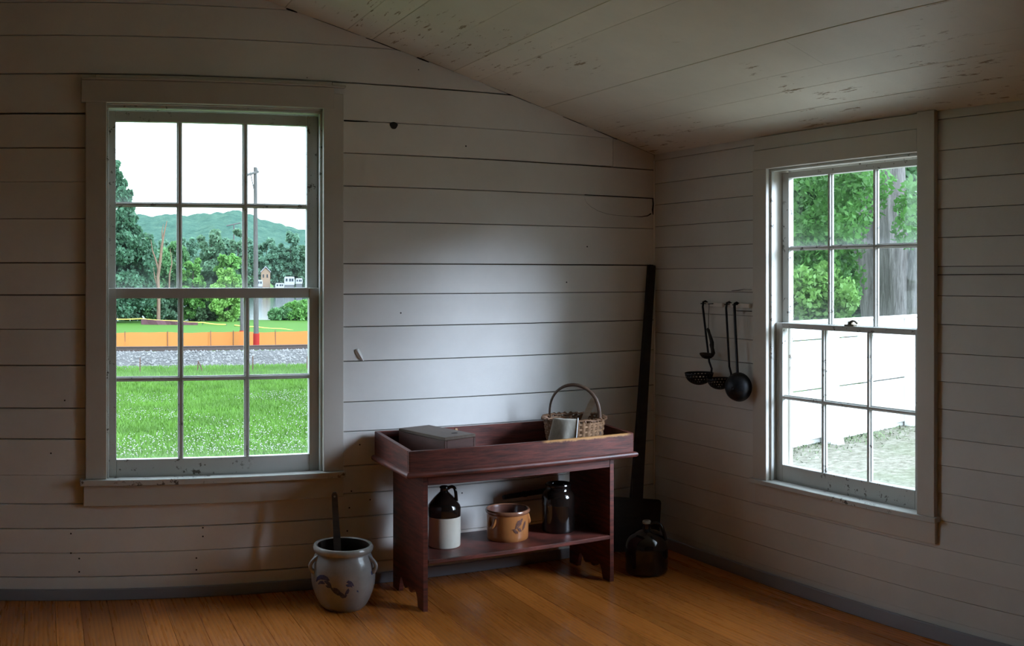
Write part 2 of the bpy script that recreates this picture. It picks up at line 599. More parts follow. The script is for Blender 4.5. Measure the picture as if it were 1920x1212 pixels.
for (a, b, w) in ((1.075, 1.125, .006), (1.45, 1.62, .003), (1.70, 1.76, .005), (1.20, 1.42, .0015), (2.05, 2.30, .0012), (2.48, 2.62, .002), (2.66, 2.80, .0022)):
    crack([(a, YA - .001, roof_z(a) - .003), ((a + b) / 2, YA - .001, roof_z((a + b) / 2) - .002), (b, YA - .001, roof_z(b) - .003)], [w * .6, w, w * .4], wall_back)
nail_me = MB().lathe([(.0001, .0006), (.0034, .0006), (.0038, 0)], 10, Matrix.Rotation(PI / 2, 4, 'X')).mesh('nail_head', crack_m)
for (a, b) in ((.117, .205), (.117, .29), (.153, .181), (.153, .123), (.697, .264), (.697, .302), (.668, .170), (.668, .118), (1.38, .43), (1.37, .355), (1.36, .25), (1.42, .64), (1.47, .385),
               (1.86, .46), (1.93, .38), (1.90, .37), (2.62, 1.56), (1.95, 2.03), (.09, .87), (.03, .64), (2.5, 1.38), (1.62, 1.24)):
    inst('nail_head', nail_me, wall_back, (a, YA - .0022, b))

# right wall: sheathing with its window hole, lapped clapboards
WB = dict(s0=2.576, s1=3.477, z0=0.462, z1=1.90)
core = MB()
for (y0, y1, z0, z1) in ((YF - .1, WB['s0'] - .02, -.3, 2.3), (WB['s1'] + .02, YA + .12, -.3, 2.3),
                         (WB['s0'] - .02, WB['s1'] + .02, -.3, WB['z0'] - .02), (WB['s0'] - .02, WB['s1'] + .02, WB['z1'] + .02, 2.3)):
    core.box(XB + .021, XB + .12, y0, y1, z0, z1)
wall_right = tag(core.build('wall_right', M['core']), 'shaded white clapboard wall with the smaller window and hanging ladles', 'wall', kind='structure')
EB = [0.0, .085, .172, .264, .357, .466, .573, .681, .787, .898, 1.005, 1.115, 1.226, 1.337, 1.450, 1.562, 1.673, 1.787, 1.899, 2.02, 2.06]


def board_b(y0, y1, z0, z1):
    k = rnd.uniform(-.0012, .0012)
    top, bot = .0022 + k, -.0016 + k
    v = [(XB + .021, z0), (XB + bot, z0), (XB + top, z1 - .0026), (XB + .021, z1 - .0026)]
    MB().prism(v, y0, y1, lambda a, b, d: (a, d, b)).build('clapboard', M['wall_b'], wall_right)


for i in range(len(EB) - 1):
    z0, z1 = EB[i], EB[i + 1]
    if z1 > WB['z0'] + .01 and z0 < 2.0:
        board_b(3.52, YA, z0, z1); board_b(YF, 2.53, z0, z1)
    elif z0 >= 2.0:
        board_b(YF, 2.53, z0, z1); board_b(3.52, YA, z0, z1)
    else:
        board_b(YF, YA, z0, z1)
crack([(XB - .001, 3.60, 1.247), (XB - .002, 3.70, 1.246), (XB - .001, 3.74, 1.247)], [.0022, .002, .001], wall_right)
crack([(XB - .003, 3.60, 1.348), (XB - .002, 3.66, 1.349), (XB - .003, 3.70, 1.343), (XB - .002, 3.75, 1.341)], [.0008, .001, .0018, .0008], wall_right)
crack([(XB - .0015, 1.9, 1.417), (XB - .0015, 2.2, 1.418), (XB - .0015, 2.50, 1.416)], [.0012, .0016, .0018], wall_right)
tag(MB().box(XB - .008, XB, YA - .010, YA, .05, 2.02, .002).build('trim_1', M['wall']), 'thin white painted bead up the corner of the two walls', 'trim', kind='structure')

# walls behind the camera
tag(MB().box(XL - .12, XL, YF - .1, YA + .02, -.3, 2.6).build('wall_left', M['wall']), 'plain white painted wall on the unseen left side', 'wall', kind='structure')
fw = clip_under_roof([(XL, -.05), (XB, -.05), (XB, 3.3), (XL, 3.3)])
tag(MB().prism(fw, YF - .12, YF, lambda a, b, d: (a, d, b)).build('wall_front', m_wood('darkened_board', (0.16, 0.12, 0.09), (0.26, 0.20, 0.15))), 'unseen brown wall behind the viewer, darkened to cut bounced light', 'wall', kind='structure')  # dark finish chosen to cut bounced light and reflections in the room

# ceiling: two slopes of long boards, with sheathing above
roof = MB()
for (xa, xb) in ((XL - .25, XR), (XR, XB + .25)):
    za, zb = roof_z(xa), roof_z(xb)
    roof.prism([(xa, za + .022), (xb, zb + .022), (xb, zb + .11), (xa, za + .11)], YF - .2, YA + .2, lambda a, b, d: (a, d, b))
ceiling = tag(roof.build('ceiling', M['core']), 'sloping cream painted board ceiling with flaking paint', 'ceiling', kind='structure')


def ceil_board(x0, x1, y0, y1):
    g = .0007
    a, b = x0 + g, x1 - g
    za, zb = roof_z(a), roof_z(b)
    t = .022
    d = rnd.uniform(-.0015, .001)
    cc = .0012
    pr = [(a, za + t), (a, za + d + cc), (a + cc, roof_z(a + cc) + d), (b - cc, roof_z(b - cc) + d), (b, zb + d + cc), (b, zb + t)]
    MB().prism(pr, y0 + .0007, y1 - .0007, lambda p, q, e: (p, e, q)).build('plank', M['ceiling'], ceiling)


CX = [XR, -.33, -.06, .22, .5, .78, 1.07, 1.358, 1.48, 1.707, 1.886, 2.013, 2.369, 2.574, 2.70, 2.86, XB]
for a, b in zip(CX[:-1], CX[1:]):
    if a == 2.369:
        ceil_board(a, b, 2.64, YA); ceil_board(a, b, YF, 2.64)
    else:
        ceil_board(a, b, YF, YA)
x = XL
while x < XR - .01:
    b = min(x + .303, XR)
    ceil_board(x, b, YF, YA); x = b

# floor: pine boards running to the far wall
floor = tag(MB().box(XL - .1, XB + .1, YF - .1, YA + .1, -.20, -.021).build('floor', M['core']), 'varnished orange pine board floor', 'floor', kind='structure')
fm = {}
x = XL + .01
while x < XB - .001:
    w = min(rnd.choice((.108, .118, .127, .133)), XB - x)
    L = YA - YF
    cut = [YF, YF + rnd.uniform(1.5, 3.5), YA] if rnd.random() < .5 else [YF, YA]
    for p, q in zip(cut[:-1], cut[1:]):
        b = MB().box(-w / 2 + .0004, w / 2 - .0004, 0, q - p - .001, -.02, 0, .0009).build('plank', M['floor'], floor)
        b.location = (x + w / 2, p, rnd.uniform(-.0004, .0))
    x += w

# baseboards
tag(MB().box(XL, XB - .012, YA - .014, YA - .001, 0, .049, .003).build('baseboard_back', M['base']), 'low blue-grey baseboard under the far wall', 'baseboard', kind='structure')
tag(MB().box(XB - .018, XB - .004, YF, YA - .002, 0, .058, .003).build('baseboard_right', M['base']), 'low blue-grey baseboard along the clapboard wall', 'baseboard', kind='structure')


# ------------------------------------------------------------------ windows
def window(name, label, fn, P):
    """fn(s, n, z): s along the wall, n into the room (0 = wall face)"""
    root = empty(name, (0, 0, 0), 0, label, 'window', None, 'structure')

    def wb(s0, s1, n0, n1, z0, z1, c=.002):
        m = MB().box(s0, s1, n0, n1, z0, z1, c)
        m.v = [fn(*p) for p in m.v]
        a, b, d = (Vector(fn(*e)) - Vector(fn(0, 0, 0)) for e in ((1, 0, 0), (0, 1, 0), (0, 0, 1)))
        if a.cross(b).dot(d) < 0: m.f = [q[::-1] for q in m.f]
        return m

    def part(nm, parent, mat, *boxes):
        m = MB()
        for b in boxes:
            w = wb(*b); m.add(w.v, w.f)
        return m.build(nm, mat, parent)

    s0, s1, z0, z1 = P['s0'], P['s1'], P['z0'], P['z1']
    for b in P['casings']: part('casing', root, M['trim'], b)
    for b in P['heads']: part('head_casing', root, M['trim'], b)
    part('stool', root, M['sash'], P['stool'])
    part('apron', root, M['trim'], P['apron'])
    # jamb linings, stops and outer sill
    part('jamb', root, M['trim'], (s0 - .02, s0, -.135, .004, z0, z1))
    part('jamb', root, M['trim'], (s1, s1 + .02, -.135, .004, z0, z1))
    part('jamb', root, M['trim'], (s0 - .02, s1 + .02, -.135, .004, z1, z1 + .02))
    for n0, n1 in ((-.020, -.002), (-.135, -.118)):
        part('stop', root, M['sash'], (s0, s0 + .011, n0, n1, z0, z1 - .012))
        part('stop', root, M['sash'], (s1 - .011, s1, n0, n1, z0, z1 - .012))
        part('stop', root, M['sash'], (s0, s1, n0, n1, z1 - .012, z1))
    part('outer_sill', root, M['sash'], (s0 - .05, s1 + .05, -.19, -.06, z0 - .05, z0 + .002))
    g0, g1, mw = P['g0'], P['g1'], P['mw']
    e0, e1 = s0 + .003, s1 - .003
    for nm, nc, zb, zt, gb, gt, bar in (('upper_sash', P['nu'], P['meet0'], z1 - .013, P['ug0'], P['ug1'], P['ubar']),
                                        ('lower_sash', P['nl'], z0 + .002, P['meet1'], P['lg0'], P['lg1'], P['lbar'])):
        n0, n1 = nc - .016, nc + .016
        sash = part(nm, root, M['sash'], (e0, g0, n0, n1, zb, zt), (g1, e1, n0, n1, zb, zt), (g0, g1, n0, n1, zb, gb), (g0, g1, n0, n1, gt, zt))
        w = (g1 - g0 - 2 * mw) / 3
        cols = [(g0 + k * (w + mw), g0 + k * (w + mw) + w) for k in range(3)]
        rows = [(gb, bar - mw * .45), (bar + mw * .45, gt)]
        for k in (0, 1):
            part('muntin', sash, M['sash'], (cols[k][1] + mw * .2, cols[k + 1][0] - mw * .2, n0 + .003, n1 - .002, gb - .001, gt + .001), (cols[k][1], cols[k + 1][0], nc - .006, nc + .004, gb, gt))
        part('muntin', sash, M['sash'], (g0, g1, n0 + .004, n1 - .003, bar - mw * .25, bar + mw * .25), (g0, g1, nc - .006, nc + .004, bar - mw * .45, bar + mw * .45))
        for (a, b) in cols:
            for (c, d) in rows:
                part('pane', sash, M['glass'], (a - .002, b + .002, nc - .0025, nc - .0005, c - .002, d + .002, 0))
    return root, part


fa = lambda s, n, z: (s, YA - n, z)
fb = lambda s, n, z: (XB - n, s, z)
PA = dict(WA, g0=.318, g1=1.190, mw=.025, nu=-.088, nl=-.047, meet0=1.330, meet1=1.358, ug0=1.358, ug1=2.098, ubar=1.730, lg0=.604, lg1=1.313, lbar=.957,
          casings=[(.180, .272, 0, .022, .53, 2.166), (1.243, 1.337, 0, .022, .53, 2.235)],
          heads=[(.161, 1.292, 0, .026, 2.166, 2.262), (.161, 1.345, 0, .034, 2.263, 2.273)],
          stool=(.155, 1.343, -.02, .042, .503, .529), apron=(.171, 1.336, 0, .022, .412, .502))
w1, part1 = window('window_1', 'large white sash window with twelve panes onto the green lawn', fa, PA)
PB = dict(WB, g0=2.638, g1=3.432, mw=.023, nu=-.092, nl=-.054, meet0=1.172, meet1=1.198, ug0=1.199, ug1=1.860, ubar=1.538, lg0=.552, lg1=1.174, lbar=.859,
          casings=[(3.477, 3.571, 0, .022, .478, 1.90), (2.487, 2.576, 0, .024, .478, 2.055)],
          heads=[(2.576, 3.571, 0, .022, 1.90, 1.988), (2.576, 3.571, 0, .014, 1.990, 2.05)],
          stool=(2.475, 3.585, -.03, .034, .458, .479), apron=(2.487, 3.560, 0, .018, .372, .457))
w2, part2 = window('window_2', 'smaller white sash window with twelve panes onto the fence and trees', fb, PB)
lock_m = m_plain('tarnished_brass', (0.11, 0.09, 0.06), .4, .8)
lock = MB()
lx = XB + .054
lock.box(lx - .014, lx + .012, 2.985, 3.040, 1.198, 1.205, .002)
lock.lathe([(.0, .0), (.012, .0), (.011, .012), (0, .014)], 16, Matrix.Translation((lx, 3.015, 1.205)))
lock.tube([(lx, 3.015, 1.214), (lx - .006, 2.995, 1.221), (lx - .012, 2.975, 1.219), (lx - .014, 2.962, 1.211)], [.006, .005, .004, .005], 8)
lock.build('sash_lock', lock_m, w2, True)

# ------------------------------------------------------------------ the dry sink
SX, SY = 1.478, 3.914
sink = empty('dry_sink', (SX, SY, 0), 0, 'red painted wooden dry sink bench with raised tray and lower shelf', 'dry sink')
TW, TD = 1.105, .446          # tray outside width and depth
red = M['red']
t = .019
MB().box(0, TW, 0, t, .594, .684, .003).build('tray_front', M['red_front'], sink)
MB().box(0, TW, TD - t, TD, .594, .705, .003).build('tray_back', red, sink)
for x0 in (0, TW - t):
    MB().prism([(t, .594), (TD - t, .594), (TD - t, .704), (t, .684)], x0, x0 + t, lambda a, b, d: (d, a, b)).build('tray_side', red, sink)
MB().box(t, TW - t, t, TD - t, .580, .598).build('tray_bottom', red, sink)
ml = MB()
prof = [(0, .574), (-.010, .574), (-.015, .579), (-.016, .586), (-.013, .593), (-.006, .597), (0, .598)]
for (p0, p1, nrm) in (((-.0, -.0), (TW, -.0), (0, -1)), ((0, 0), (0, TD), (-1, 0)), ((TW, 0), (TW, TD), (1, 0))):
    for k in range(1):
        v = []
        for (px, py), e in ((p0, -1), (p1, 1)):
            for (o, z) in prof:
                ext = -o * e
                if nrm[0] == 0: v.append((px + ext, py + o, z))
                else: v.append((px - nrm[0] * o, py + (ext if e < 0 else 0) * 1.0 if e > 0 else py + o, z))
        n = len(prof)
        fcs = [(i, i + 1, n + i + 1, n + i) for i in range(n - 1)] + [tuple(range(n)), tuple(range(n, 2 * n))[::-1], (0, n, 2 * n - 1, n - 1)]
        ml.add(v, fcs)
ml.build('base_moulding', red, sink, True)
# end panels with scrolled feet
out = [(0.036, .574), (0.036, 0.0), (.098, 0.0), (.104, .018), (.112, .042), (.126, .060), (.146, .064), (.160, .052), (.178, .040), (.198, .040), (.214, .050), (.222, .056), (.236, .044), (.256, .038), (.272, .044), (.288, .062), (.306, .074), (.318, .062), (.326, .036), (.332, .012), (.338, 0), (.412, 0), (.412, .574)]
for x0 in (.078, .998):
    MB().prism(out, x0, x0 + .020, lambda a, b, d: (d, a, b)).build('end_panel', red, sink)
MB().box(.0985, .9975, .037, .056, .529, .574, .002).build('front_rail', red, sink)
MB().box(.0985, .9975, .395, .412, .529, .574, .002).build('back_rail', red, sink)
MB().box(.0985, .9975, .034, .400, .197, .2155, .003).build('shelf', red, sink)


# ------------------------------------------------------------------ pots
def frame(loc, az=0.0):
    return Matrix.Translation(loc) @ Matrix.Rotation(az, 4, 'Z')


def stroke(rf, pts, off=.0008):
    """brushed decoration lying on a turned surface: pts = (angle, z, half width)"""
    m = MB(); v = []; f = []
    n = len(pts)
    for i, (a, z, w) in enumerate(pts):
        a0, z0, _ = pts[max(i - 1, 0)]; a1, z1, _ = pts[min(i + 1, n - 1)]
        R = rf(z)
        dx, dz = (a1 - a0) * R, z1 - z0
        L = math.hypot(dx, dz) or 1
        nx, nz = -dz / L, dx / L
        for sgn in (-1, 0, 1):
            aa, zz = a + sgn * w * nx / R, z + sgn * w * nz
            rr = rf(zz) + off
            v.append((rr * math.cos(aa), rr * math.sin(aa), zz))
    for i in range(n - 1):
        for j in range(2): f.append((i * 3 + j, i * 3 + j + 1, i * 3 + 4 + j, i * 3 + 3 + j))
    return m.add(v, f)


def prof_r(prof):
    zs = [p[1] for p in prof]; rs = [p[0] for p in prof]
    return lambda z: float(np.interp(z, zs, rs))


def smooth_prof(p, k=3):
    """Catmull-Rom through profile points"""
    out = []
    for i in range(len(p) - 1):
        p0, p1, p2, p3 = p[max(i - 1, 0)], p[i], p[i + 1], p[min(i + 2, len(p) - 1)]
        for j in range(k):
            u = j / k
            out.append(tuple(.5 * (2 * p1[d] + (p2[d] - p0[d]) * u + (2 * p0[d] - 5 * p1[d] + 4 * p2[d] - p3[d]) * u * u + (3 * p1[d] - p0[d] - 3 * p2[d] + p3[d]) * u ** 3) for d in (0, 1)))
    return out + [p[-1]]


SHELF = .2155
# direction from a thing to the camera, as an angle
def to_cam(x, y): return math.atan2(-y, -x)


# grey stoneware crock with a dasher
CKX, CKY = 1.261, 4.137
crock = empty('stoneware_crock', (CKX, CKY, 0), 0, 'grey salt-glazed stoneware crock with blue flower brushwork on the floor', 'crock')
ck = smooth_prof([(.088, 0), (.104, .018), (.122, .055), (.134, .095), (.1385, .135), (.136, .175), (.128, .207), (.1185, .228), (.1165, .236)])
lip = [(.1165, .236), (.126, .240), (.1295, .249), (.129, .259), (.124, .265), (.117, .266), (.111, .262), (.108, .25), (.115, .20), (.126, .14), (.118, .07), (.085, .015), (.0, .013)]
grey = m_glaze('salt_glaze_grey', (0.33, 0.325, 0.325), (0.26, 0.255, 0.255), .24, 14, .3, .4)
MB().lathe([(.0, .0)] + ck, 56).build('body', grey, crock, True)
MB().lathe(lip[:7], 56).build('rim', m_glaze('pale_salt_glaze', (0.36, 0.35, 0.33), None, .2), crock, True)
MB().lathe(lip[6:], 56).build('inside', m_glaze('brown_slip', (0.035, 0.024, 0.018), None, .35), crock, True)
tcm = to_cam(CKX, CKY)
for sgn in (1, -1):
    a0 = tcm + sgn * 1.16
    pth = []
    for k in range(11):
        u = k / 10
        a = a0; z = .222 - .062 * u
        rr = prof_r(ck)(min(z, .23)) - .006 + .024 * math.sin(PI * u) ** .7
        pth.append((rr * math.cos(a), rr * math.sin(a), z))
    MB().tube(pth, [.010] * 2 + [.0085] * 7 + [.011] * 2, 10).build('handle', grey, crock, True)
cob = m_plain('cobalt_brushwork', (0.055, 0.066, 0.150), .25, var=.45, scale=60)
rf = prof_r(ck)
T = tcm
strokes = [[(T - .95, .128, .003), (T - .88, .142, .007), (T - .76, .152, .009), (T - .62, .155, .010), (T - .50, .152, .008), (T - .42, .146, .002)],
           [(T - .86, .120, .002), (T - .76, .130, .006), (T - .66, .133, .007), (T - .58, .130, .002)],
           [(T - .60, .140, .002), (T - .50, .137, .008), (T - .42, .129, .008), (T - .36, .120, .002)],
           [(T - .56, .122, .001), (T - .48, .120, .006), (T - .40, .116, .002)],
           [(T - .42, .124, .001), (T - .34, .112, .005), (T - .25, .103, .009), (T - .14, .095, .010), (T - .03, .089, .007), (T + .05, .086, .002)],
           [(T - .30, .118, .001), (T - .20, .112, .005), (T - .10, .104, .002)],
           [(T - .10, .082, .001), (T - .02, .079, .006), (T + .06, .082, .007), (T + .12, .088, .002)],
           [(T + .06, .090, .002), (T + .12, .098, .007), (T + .15, .108, .006), (T + .16, .116, .001)],
           [(T + .10, .142, .001), (T + .15, .144, .006), (T + .21, .139, .008), (T + .27, .132, .006), (T + .33, .124, .001)],
           [(T + .08, .131, .001), (T + .14, .129, .006), (T + .22, .127, .005), (T + .28, .120, .001)],
           [(T + .43, .104, .001), (T + .46, .100, .004), (T + .49, .095, .001)],
           [(T + 1.02, .165, .004), (T + 1.08, .160, .010), (T + 1.14, .155, .004)]]
for st in strokes: stroke(rf, st).build('brush_stroke', cob, crock)
# the dasher handle: a flat stick with a hole, standing in the crock
stick_m = m_wood('dark_stick', (0.035, 0.026, 0.020), (0.075, 0.055, 0.042), (1, 1, 8))
p0, p1 = Vector((1.243, 4.115, .016)), Vector((1.236, 4.185, .478))
ax = (p1 - p0).normalized()
side = Vector((.955, -.285, 0)); side = (side - ax * side.dot(ax)).normalized()
nrm = ax.cross(side)
L = (p1 - p0).length
outl = [(-.0155, 0), (.0155, 0), (.0155, L - .2), (.0135, L - .1), (.0125, L - .012), (.007, L), (-.007, L), (-.0125, L - .012), (-.0135, L - .1), (-.0155, L - .2)]
dash = MB()
dash.prism(outl, -.006, .006, lambda a, b, d: tuple(p0 + side * a + ax * b + nrm * d))
do = dash.build('dasher_stick', stick_m)
tag(do, 'flat dark wooden dasher stick standing in the grey crock', 'stick')
hm = Matrix.Translation(p0 + ax * (L - .018)) @ Matrix([[side.x, ax.x, nrm.x, 0], [side.y, ax.y, nrm.y, 0], [side.z, ax.z, nrm.z, 0], [0, 0, 0, 1]])
MB().lathe([(.0001, .0068), (.0032, .0068), (.0045, .0062)], 14, hm).lathe([(.0001, -.0068), (.0032, -.0068), (.0045, -.0062)], 14, hm).build('hole', m_plain('pale_hole_rim', (0.30, 0.28, 0.25), .6), do)

# two-tone jug
JX, JY = 1.730, 4.141
jug = empty('two_tone_jug', (JX, JY, SHELF), 0, 'stoneware jug with white lower half and dark brown shoulder on the shelf', 'jug')
cream = m_glaze('cream_glaze', (0.66, 0.62, 0.53), (0.60, 0.56, 0.47), .25, 6, .1, .3)
brown = m_glaze('albany_brown', (0.007, 0.005, 0.0045), (0.013, 0.008, 0.006), .10, 10, .1, .35)
MB().lathe([(0, 0), (.068, 0), (.0715, .003), (.0725, .010), (.0735, .06), (.0735, .1335)], 56).build('lower_body', cream, jug, True)
MB().lathe([(.0735, .1335), (.0740, .137), (.0740, .165), (.0735, .172), (.0715, .176), (.071, .181), (.058, .197), (.040, .218), (.024, .233), (.0195, .238)], 56).build('shoulder', brown, jug, True)
MB().lathe([(.0195, .236), (.018, .244), (.018, .252), (.0205, .256), (.0195, .262), (.016, .264), (.012, .262), (.011, .245), (0, .244)], 32).build('neck', brown, jug, True)
aj = to_cam(JX, JY) + 1.45
hp = []
for k in range(13):
    u = k / 12
    r = [.016, .026, .036, .043, .0475, .050, .0515, .0525, .053, .0535, .054, .0545, .055][k]
    z = [.252, .259, .2615, .259, .253, .245, .237, .229, .222, .215, .209, .203, .198][k]
    hp.append((r * math.cos(aj), r * math.sin(aj), z))
MB().tube(hp, .0075, 10).build('handle', brown, jug, True)

# tan crock with lug handles and leaf brushwork
TX, TY = 2.045, 4.143
tan = empty('tan_crock', (TX, TY, SHELF), 0, 'small orange-tan crock with brown leaf brushwork on the bench shelf', 'crock')
tanm = m_glaze('orange_tan_glaze', (0.40, 0.155, 0.048), (0.33, 0.115, 0.034), .3, 9, .2, .35)
tp = [(.0, 0), (.090, 0), (.0935, .004), (.0945, .02), (.0955, .07), (.0955, .116)]
MB().lathe(tp, 56).build('body', tanm, tan, True)
MB().lathe([(.0955, .116), (.100, .119), (.1025, .125), (.1025, .131), (.099, .1355), (.094, .136), (.091, .132)], 56).build('rim', m_glaze('brown_rim_glaze', (0.26, 0.11, 0.06), None, .22), tan, True)
MB().lathe([(.091, .132), (.0885, .12), (.0875, .02), (.08, .010), (0, .009)], 48).build('inside', m_glaze('dark_tan_inside', (0.12, 0.045, 0.030), None, .3), tan, True)
tt = to_cam(TX, TY)
for sgn in (-1, 1):
    a0 = tt + sgn * (.80 if sgn < 0 else 2.0)
    pth = []
    for k in range(13):
        u = k / 12
        aa = a0 + .19 * math.cos(PI * u) * 1.0
        z = .104 - .042 * math.sin(PI * u)
        rr = .0955 + .012 * math.sin(PI * u) - .001
        pth.append((rr * math.cos(aa), rr * math.sin(aa), z))
    MB().tube(pth, .0075, 9).build('lug_handle', tanm, tan, True)
leafm = m_plain('brown_brushwork', (0.12, 0.055, 0.040), .35, var=.35, scale=70)
rt = lambda z: .0957
for st in ([(tt + .18, .058, .0012), (tt + .34, .060, .002), (tt + .52, .068, .002), (tt + .70, .082, .002)],
           [(tt + .26, .060, .001), (tt + .36, .052, .006), (tt + .46, .044, .006), (tt + .50, .040, .001)],
           [(tt + .38, .064, .002), (tt + .48, .080, .007), (tt + .56, .092, .007), (tt + .62, .098, .001)],
           [(tt + .56, .072, .002), (tt + .66, .090, .007), (tt + .74, .100, .005), (tt + .78, .104, .001)],
           [(tt + .48, .064, .001), (tt + .58, .058, .006), (tt + .66, .050, .005), (tt + .70, .046, .001)],
           [(tt + .78, .050, .001), (tt + .86, .064, .007), (tt + .94, .080, .007), (tt + .98, .09, .001)]):
    stroke(rt, st).build('brush_stroke', leafm, tan)

# dark brown jar
DX, DY = 2.316, 4.151
jar = empty('brown_jar', (DX, DY, SHELF), 0, 'glossy blackish brown wide-mouthed jar at the right end of the shelf', 'jar')
MB().lathe([(0, 0), (.073, 0), (.0765, .004), (.0775, .012), (.0775, .118), (.0785, .122), (.0785, .130), (.0775, .134), (.0775, .158), (.0755, .168), (.068, .182), (.062, .189)], 56).build('body', brown, jar, True)
MB().lathe([(.062, .189), (.0585, .194), (.0580, .208), (.0610, .212), (.0630, .217), (.0615, .2215), (.057, .222), (.0535, .218), (.052, .20), (.060, .17), (.07, .15), (.07, .02), (0, .012)], 48).build('neck', brown, jar, True)

# dark glazed jug in the corner
GX, GY = 2.706, 3.989
gj = empty('brown_jug', (GX, GY, 0), 0, 'round shouldered dark brown glazed jug standing on the floor', 'jug')
gp = smooth_prof([(.088, 0), (.0985, .006), (.1015, .02), (.1025, .06), (.1025, .10), (.1015, .125), (.096, .150), (.083, .172), (.062, .189), (.040, .199), (.024, .204)])
MB().lathe([(0, 0)] + gp, 56).build('body', brown, gj, True)
MB().lathe([(.024, .203), (.0195, .208), (.0185, .224), (.0205, .228), (.0205, .233)], 32).build('neck', brown, gj, True)
MB().lathe([(.0205, .232), (.0205, .2425), (.018, .245), (.012, .243), (.011, .22), (0, .219)], 32).build('lip', m_glaze('worn_pale_lip', (0.33, 0.28, 0.22), None, .3), gj, True)
ag = to_cam(GX, GY) + 1.35
hp = [(r * math.cos(ag), r * math.sin(ag), z) for r, z in ((.015, .226), (.034, .234), (.052, .236), (.066, .229), (.075, .216), (.081, .200), (.086, .184), (.090, .168), (.0915, .156))]
MB().tube(hp, [.009, .0085, .008, .008, .008, .008, .0085, .009, .010], 10).build('handle', brown, gj, True)

# dark bar leaning along the wall behind the jar
bar = MB().tube([(2.125, 4.352, .350), (2.16, 4.355, .3515), (2.24, 4.358, .354), (2.34, 4.360, .357), (2.44, 4.36, .360)], [.011, .0125, .013, .0135, .014], 10, flat=1.0)
bar.tube([(2.243, 4.357, .342), (2.243, 4.357, .366)], .0135, 8)
baro = bar.build('dark_bar', m_wood('dark_bar_wood', (0.012, 0.010, 0.009), (0.03, 0.024, 0.020), (8, 1, 1)), None, True)
tag(baro, 'short dark bar fixed on the wall behind the dark jar', 'handle')
MB().tube([(2.43, 4.36, .36), (2.43, 4.40, .358)], .006, 8).build('nail', crack_m, baro)

# ------------------------------------------------------------------ box in the tray
TB = .598
bx = empty('wooden_box', (1.692, 4.137, TB), math.atan2(.268, .963), 'long brown wooden box with flat sliding lid in the tray', 'box')
boxm = m_wood('brown_box_paint', (0.080, 0.034, 0.026), (0.135, 0.058, 0.046), (1, 1, 9), .5)
lidm = m_wood('brown_box_lid', (0.105, 0.070, 0.050), (0.155, 0.105, 0.075), (9, 1, 1), .5)
hw, hl, H = .086, .1675, .128
MB().box(-hw, -hw + .012, -hl, hl, 0, H - .014, .0015).build('side', boxm, bx)
MB().box(hw - .012, hw, -hl, hl, 0, H - .014, .0015).build('side', boxm, bx)
MB().box(-hw + .012, hw - .012, -hl, -hl + .012, 0, H - .014, .0015).build('end', boxm, bx)
MB().box(-hw + .012, hw - .012, hl - .012, hl, 0, H - .014, .0015).build('end', boxm, bx)
MB().box(-hw + .012, hw - .012, -hl + .012, hl - .012, 0, .010).build('bottom', boxm, bx)
lid = MB().box(-hw, hw, -hl, hl, H - .0138, H, .002).build('lid', lidm, bx)
MB().lathe([(0, .0008), (.010, .0012), (.013, .0004)], 20, Matrix.Translation((.025, -.095, H)) @ Matrix.Diagonal((1.3, .8, 1, 1))).build('thumb_notch', m_plain('notch_dark', (0.03, 0.02, 0.016), .7), lid)
chip = MB()
chip.prism([(0, 0), (.010, -.002), (.013, -.018), (.008, -.040), (.004, -.046), (.003, -.02), (-.004, -.012)], 0, .003, lambda a, b, d: (.392 + a, TD - t - .0005 - d, .700 + b))
chip.build('bare_chip', m_wood('bare_wood', (0.36, 0.20, 0.09), (0.55, 0.34, 0.16), (1, 1, 6)), sink)

# ------------------------------------------------------------------ basket, cloth, paddle
KX, KY = 2.388, 4.128
bk = empty('splint_basket', (KX, KY, TB), 0, 'woven splint basket with tall arched handle in the tray', 'basket')
spl = m_wood('splint', (0.18, 0.092, 0.045), (0.33, 0.185, 0.095), (1, 1, 5), .6, 9.0)
spl2 = m_wood('splint_rim', (0.14, 0.070, 0.036), (0.26, 0.14, 0.075), (1, 1, 5), .6, 9.0)
KH = .152


def bk_r(z):
    return float(np.interp(z, [0, .02, .06, .11, .152], [.112, .122, .132, .139, .143]))


NS = 32
for k in range(NS):
    a = 2 * PI * k / NS
    pth = [(math.cos(a) * (bk_r(z)), math.sin(a) * (bk_r(z)), z) for z in (.0, .03, .06, .09, .12, KH)]
    MB().tube(pth, .0075, 4, flat=.14, up=(math.cos(a), math.sin(a), 0)).build('stake', spl, bk)
NW = 11
for w in range(NW):
    z = .010 + w * .0122
    ph = PI * (w % 2)
    v, f = [], []
    N = NS * 4
    for k in range(N):
        a = 2 * PI * k / N
        off = .0036 * math.cos(NS / 2 * a + ph)
        for dz, dr in ((-.0052, -.001), (.0052, -.001), (.0052, .001), (-.0052, .001)):
            r = bk_r(z + dz) + off + dr
            v.append((r * math.cos(a), r * math.sin(a), z + dz))
    for k in range(N):
        k2 = (k + 1) % N
        for j in range(4): f.append((k * 4 + j, k2 * 4 + j, k2 * 4 + (j + 1) % 4, k * 4 + (j + 1) % 4))
    MB().add(v, f).build('weaver', spl, bk)
for (r0, z) in ((.1475, .147), (.1375, .147)):
    pth = [((r0 + .001 * math.sin(9 * a)) * math.cos(a), (r0 + .001 * math.sin(7 * a)) * math.sin(a), z + .003 * math.sin(3 * a + 1) + .0018 * math.sin(14 * a)) for a in [2 * PI * k / 64 for k in range(65)]]
    MB().tube(pth, .0085, 6, flat=.5, up=(0, 0, 1)).build('rim_hoop', spl2, bk)
lash = MB()
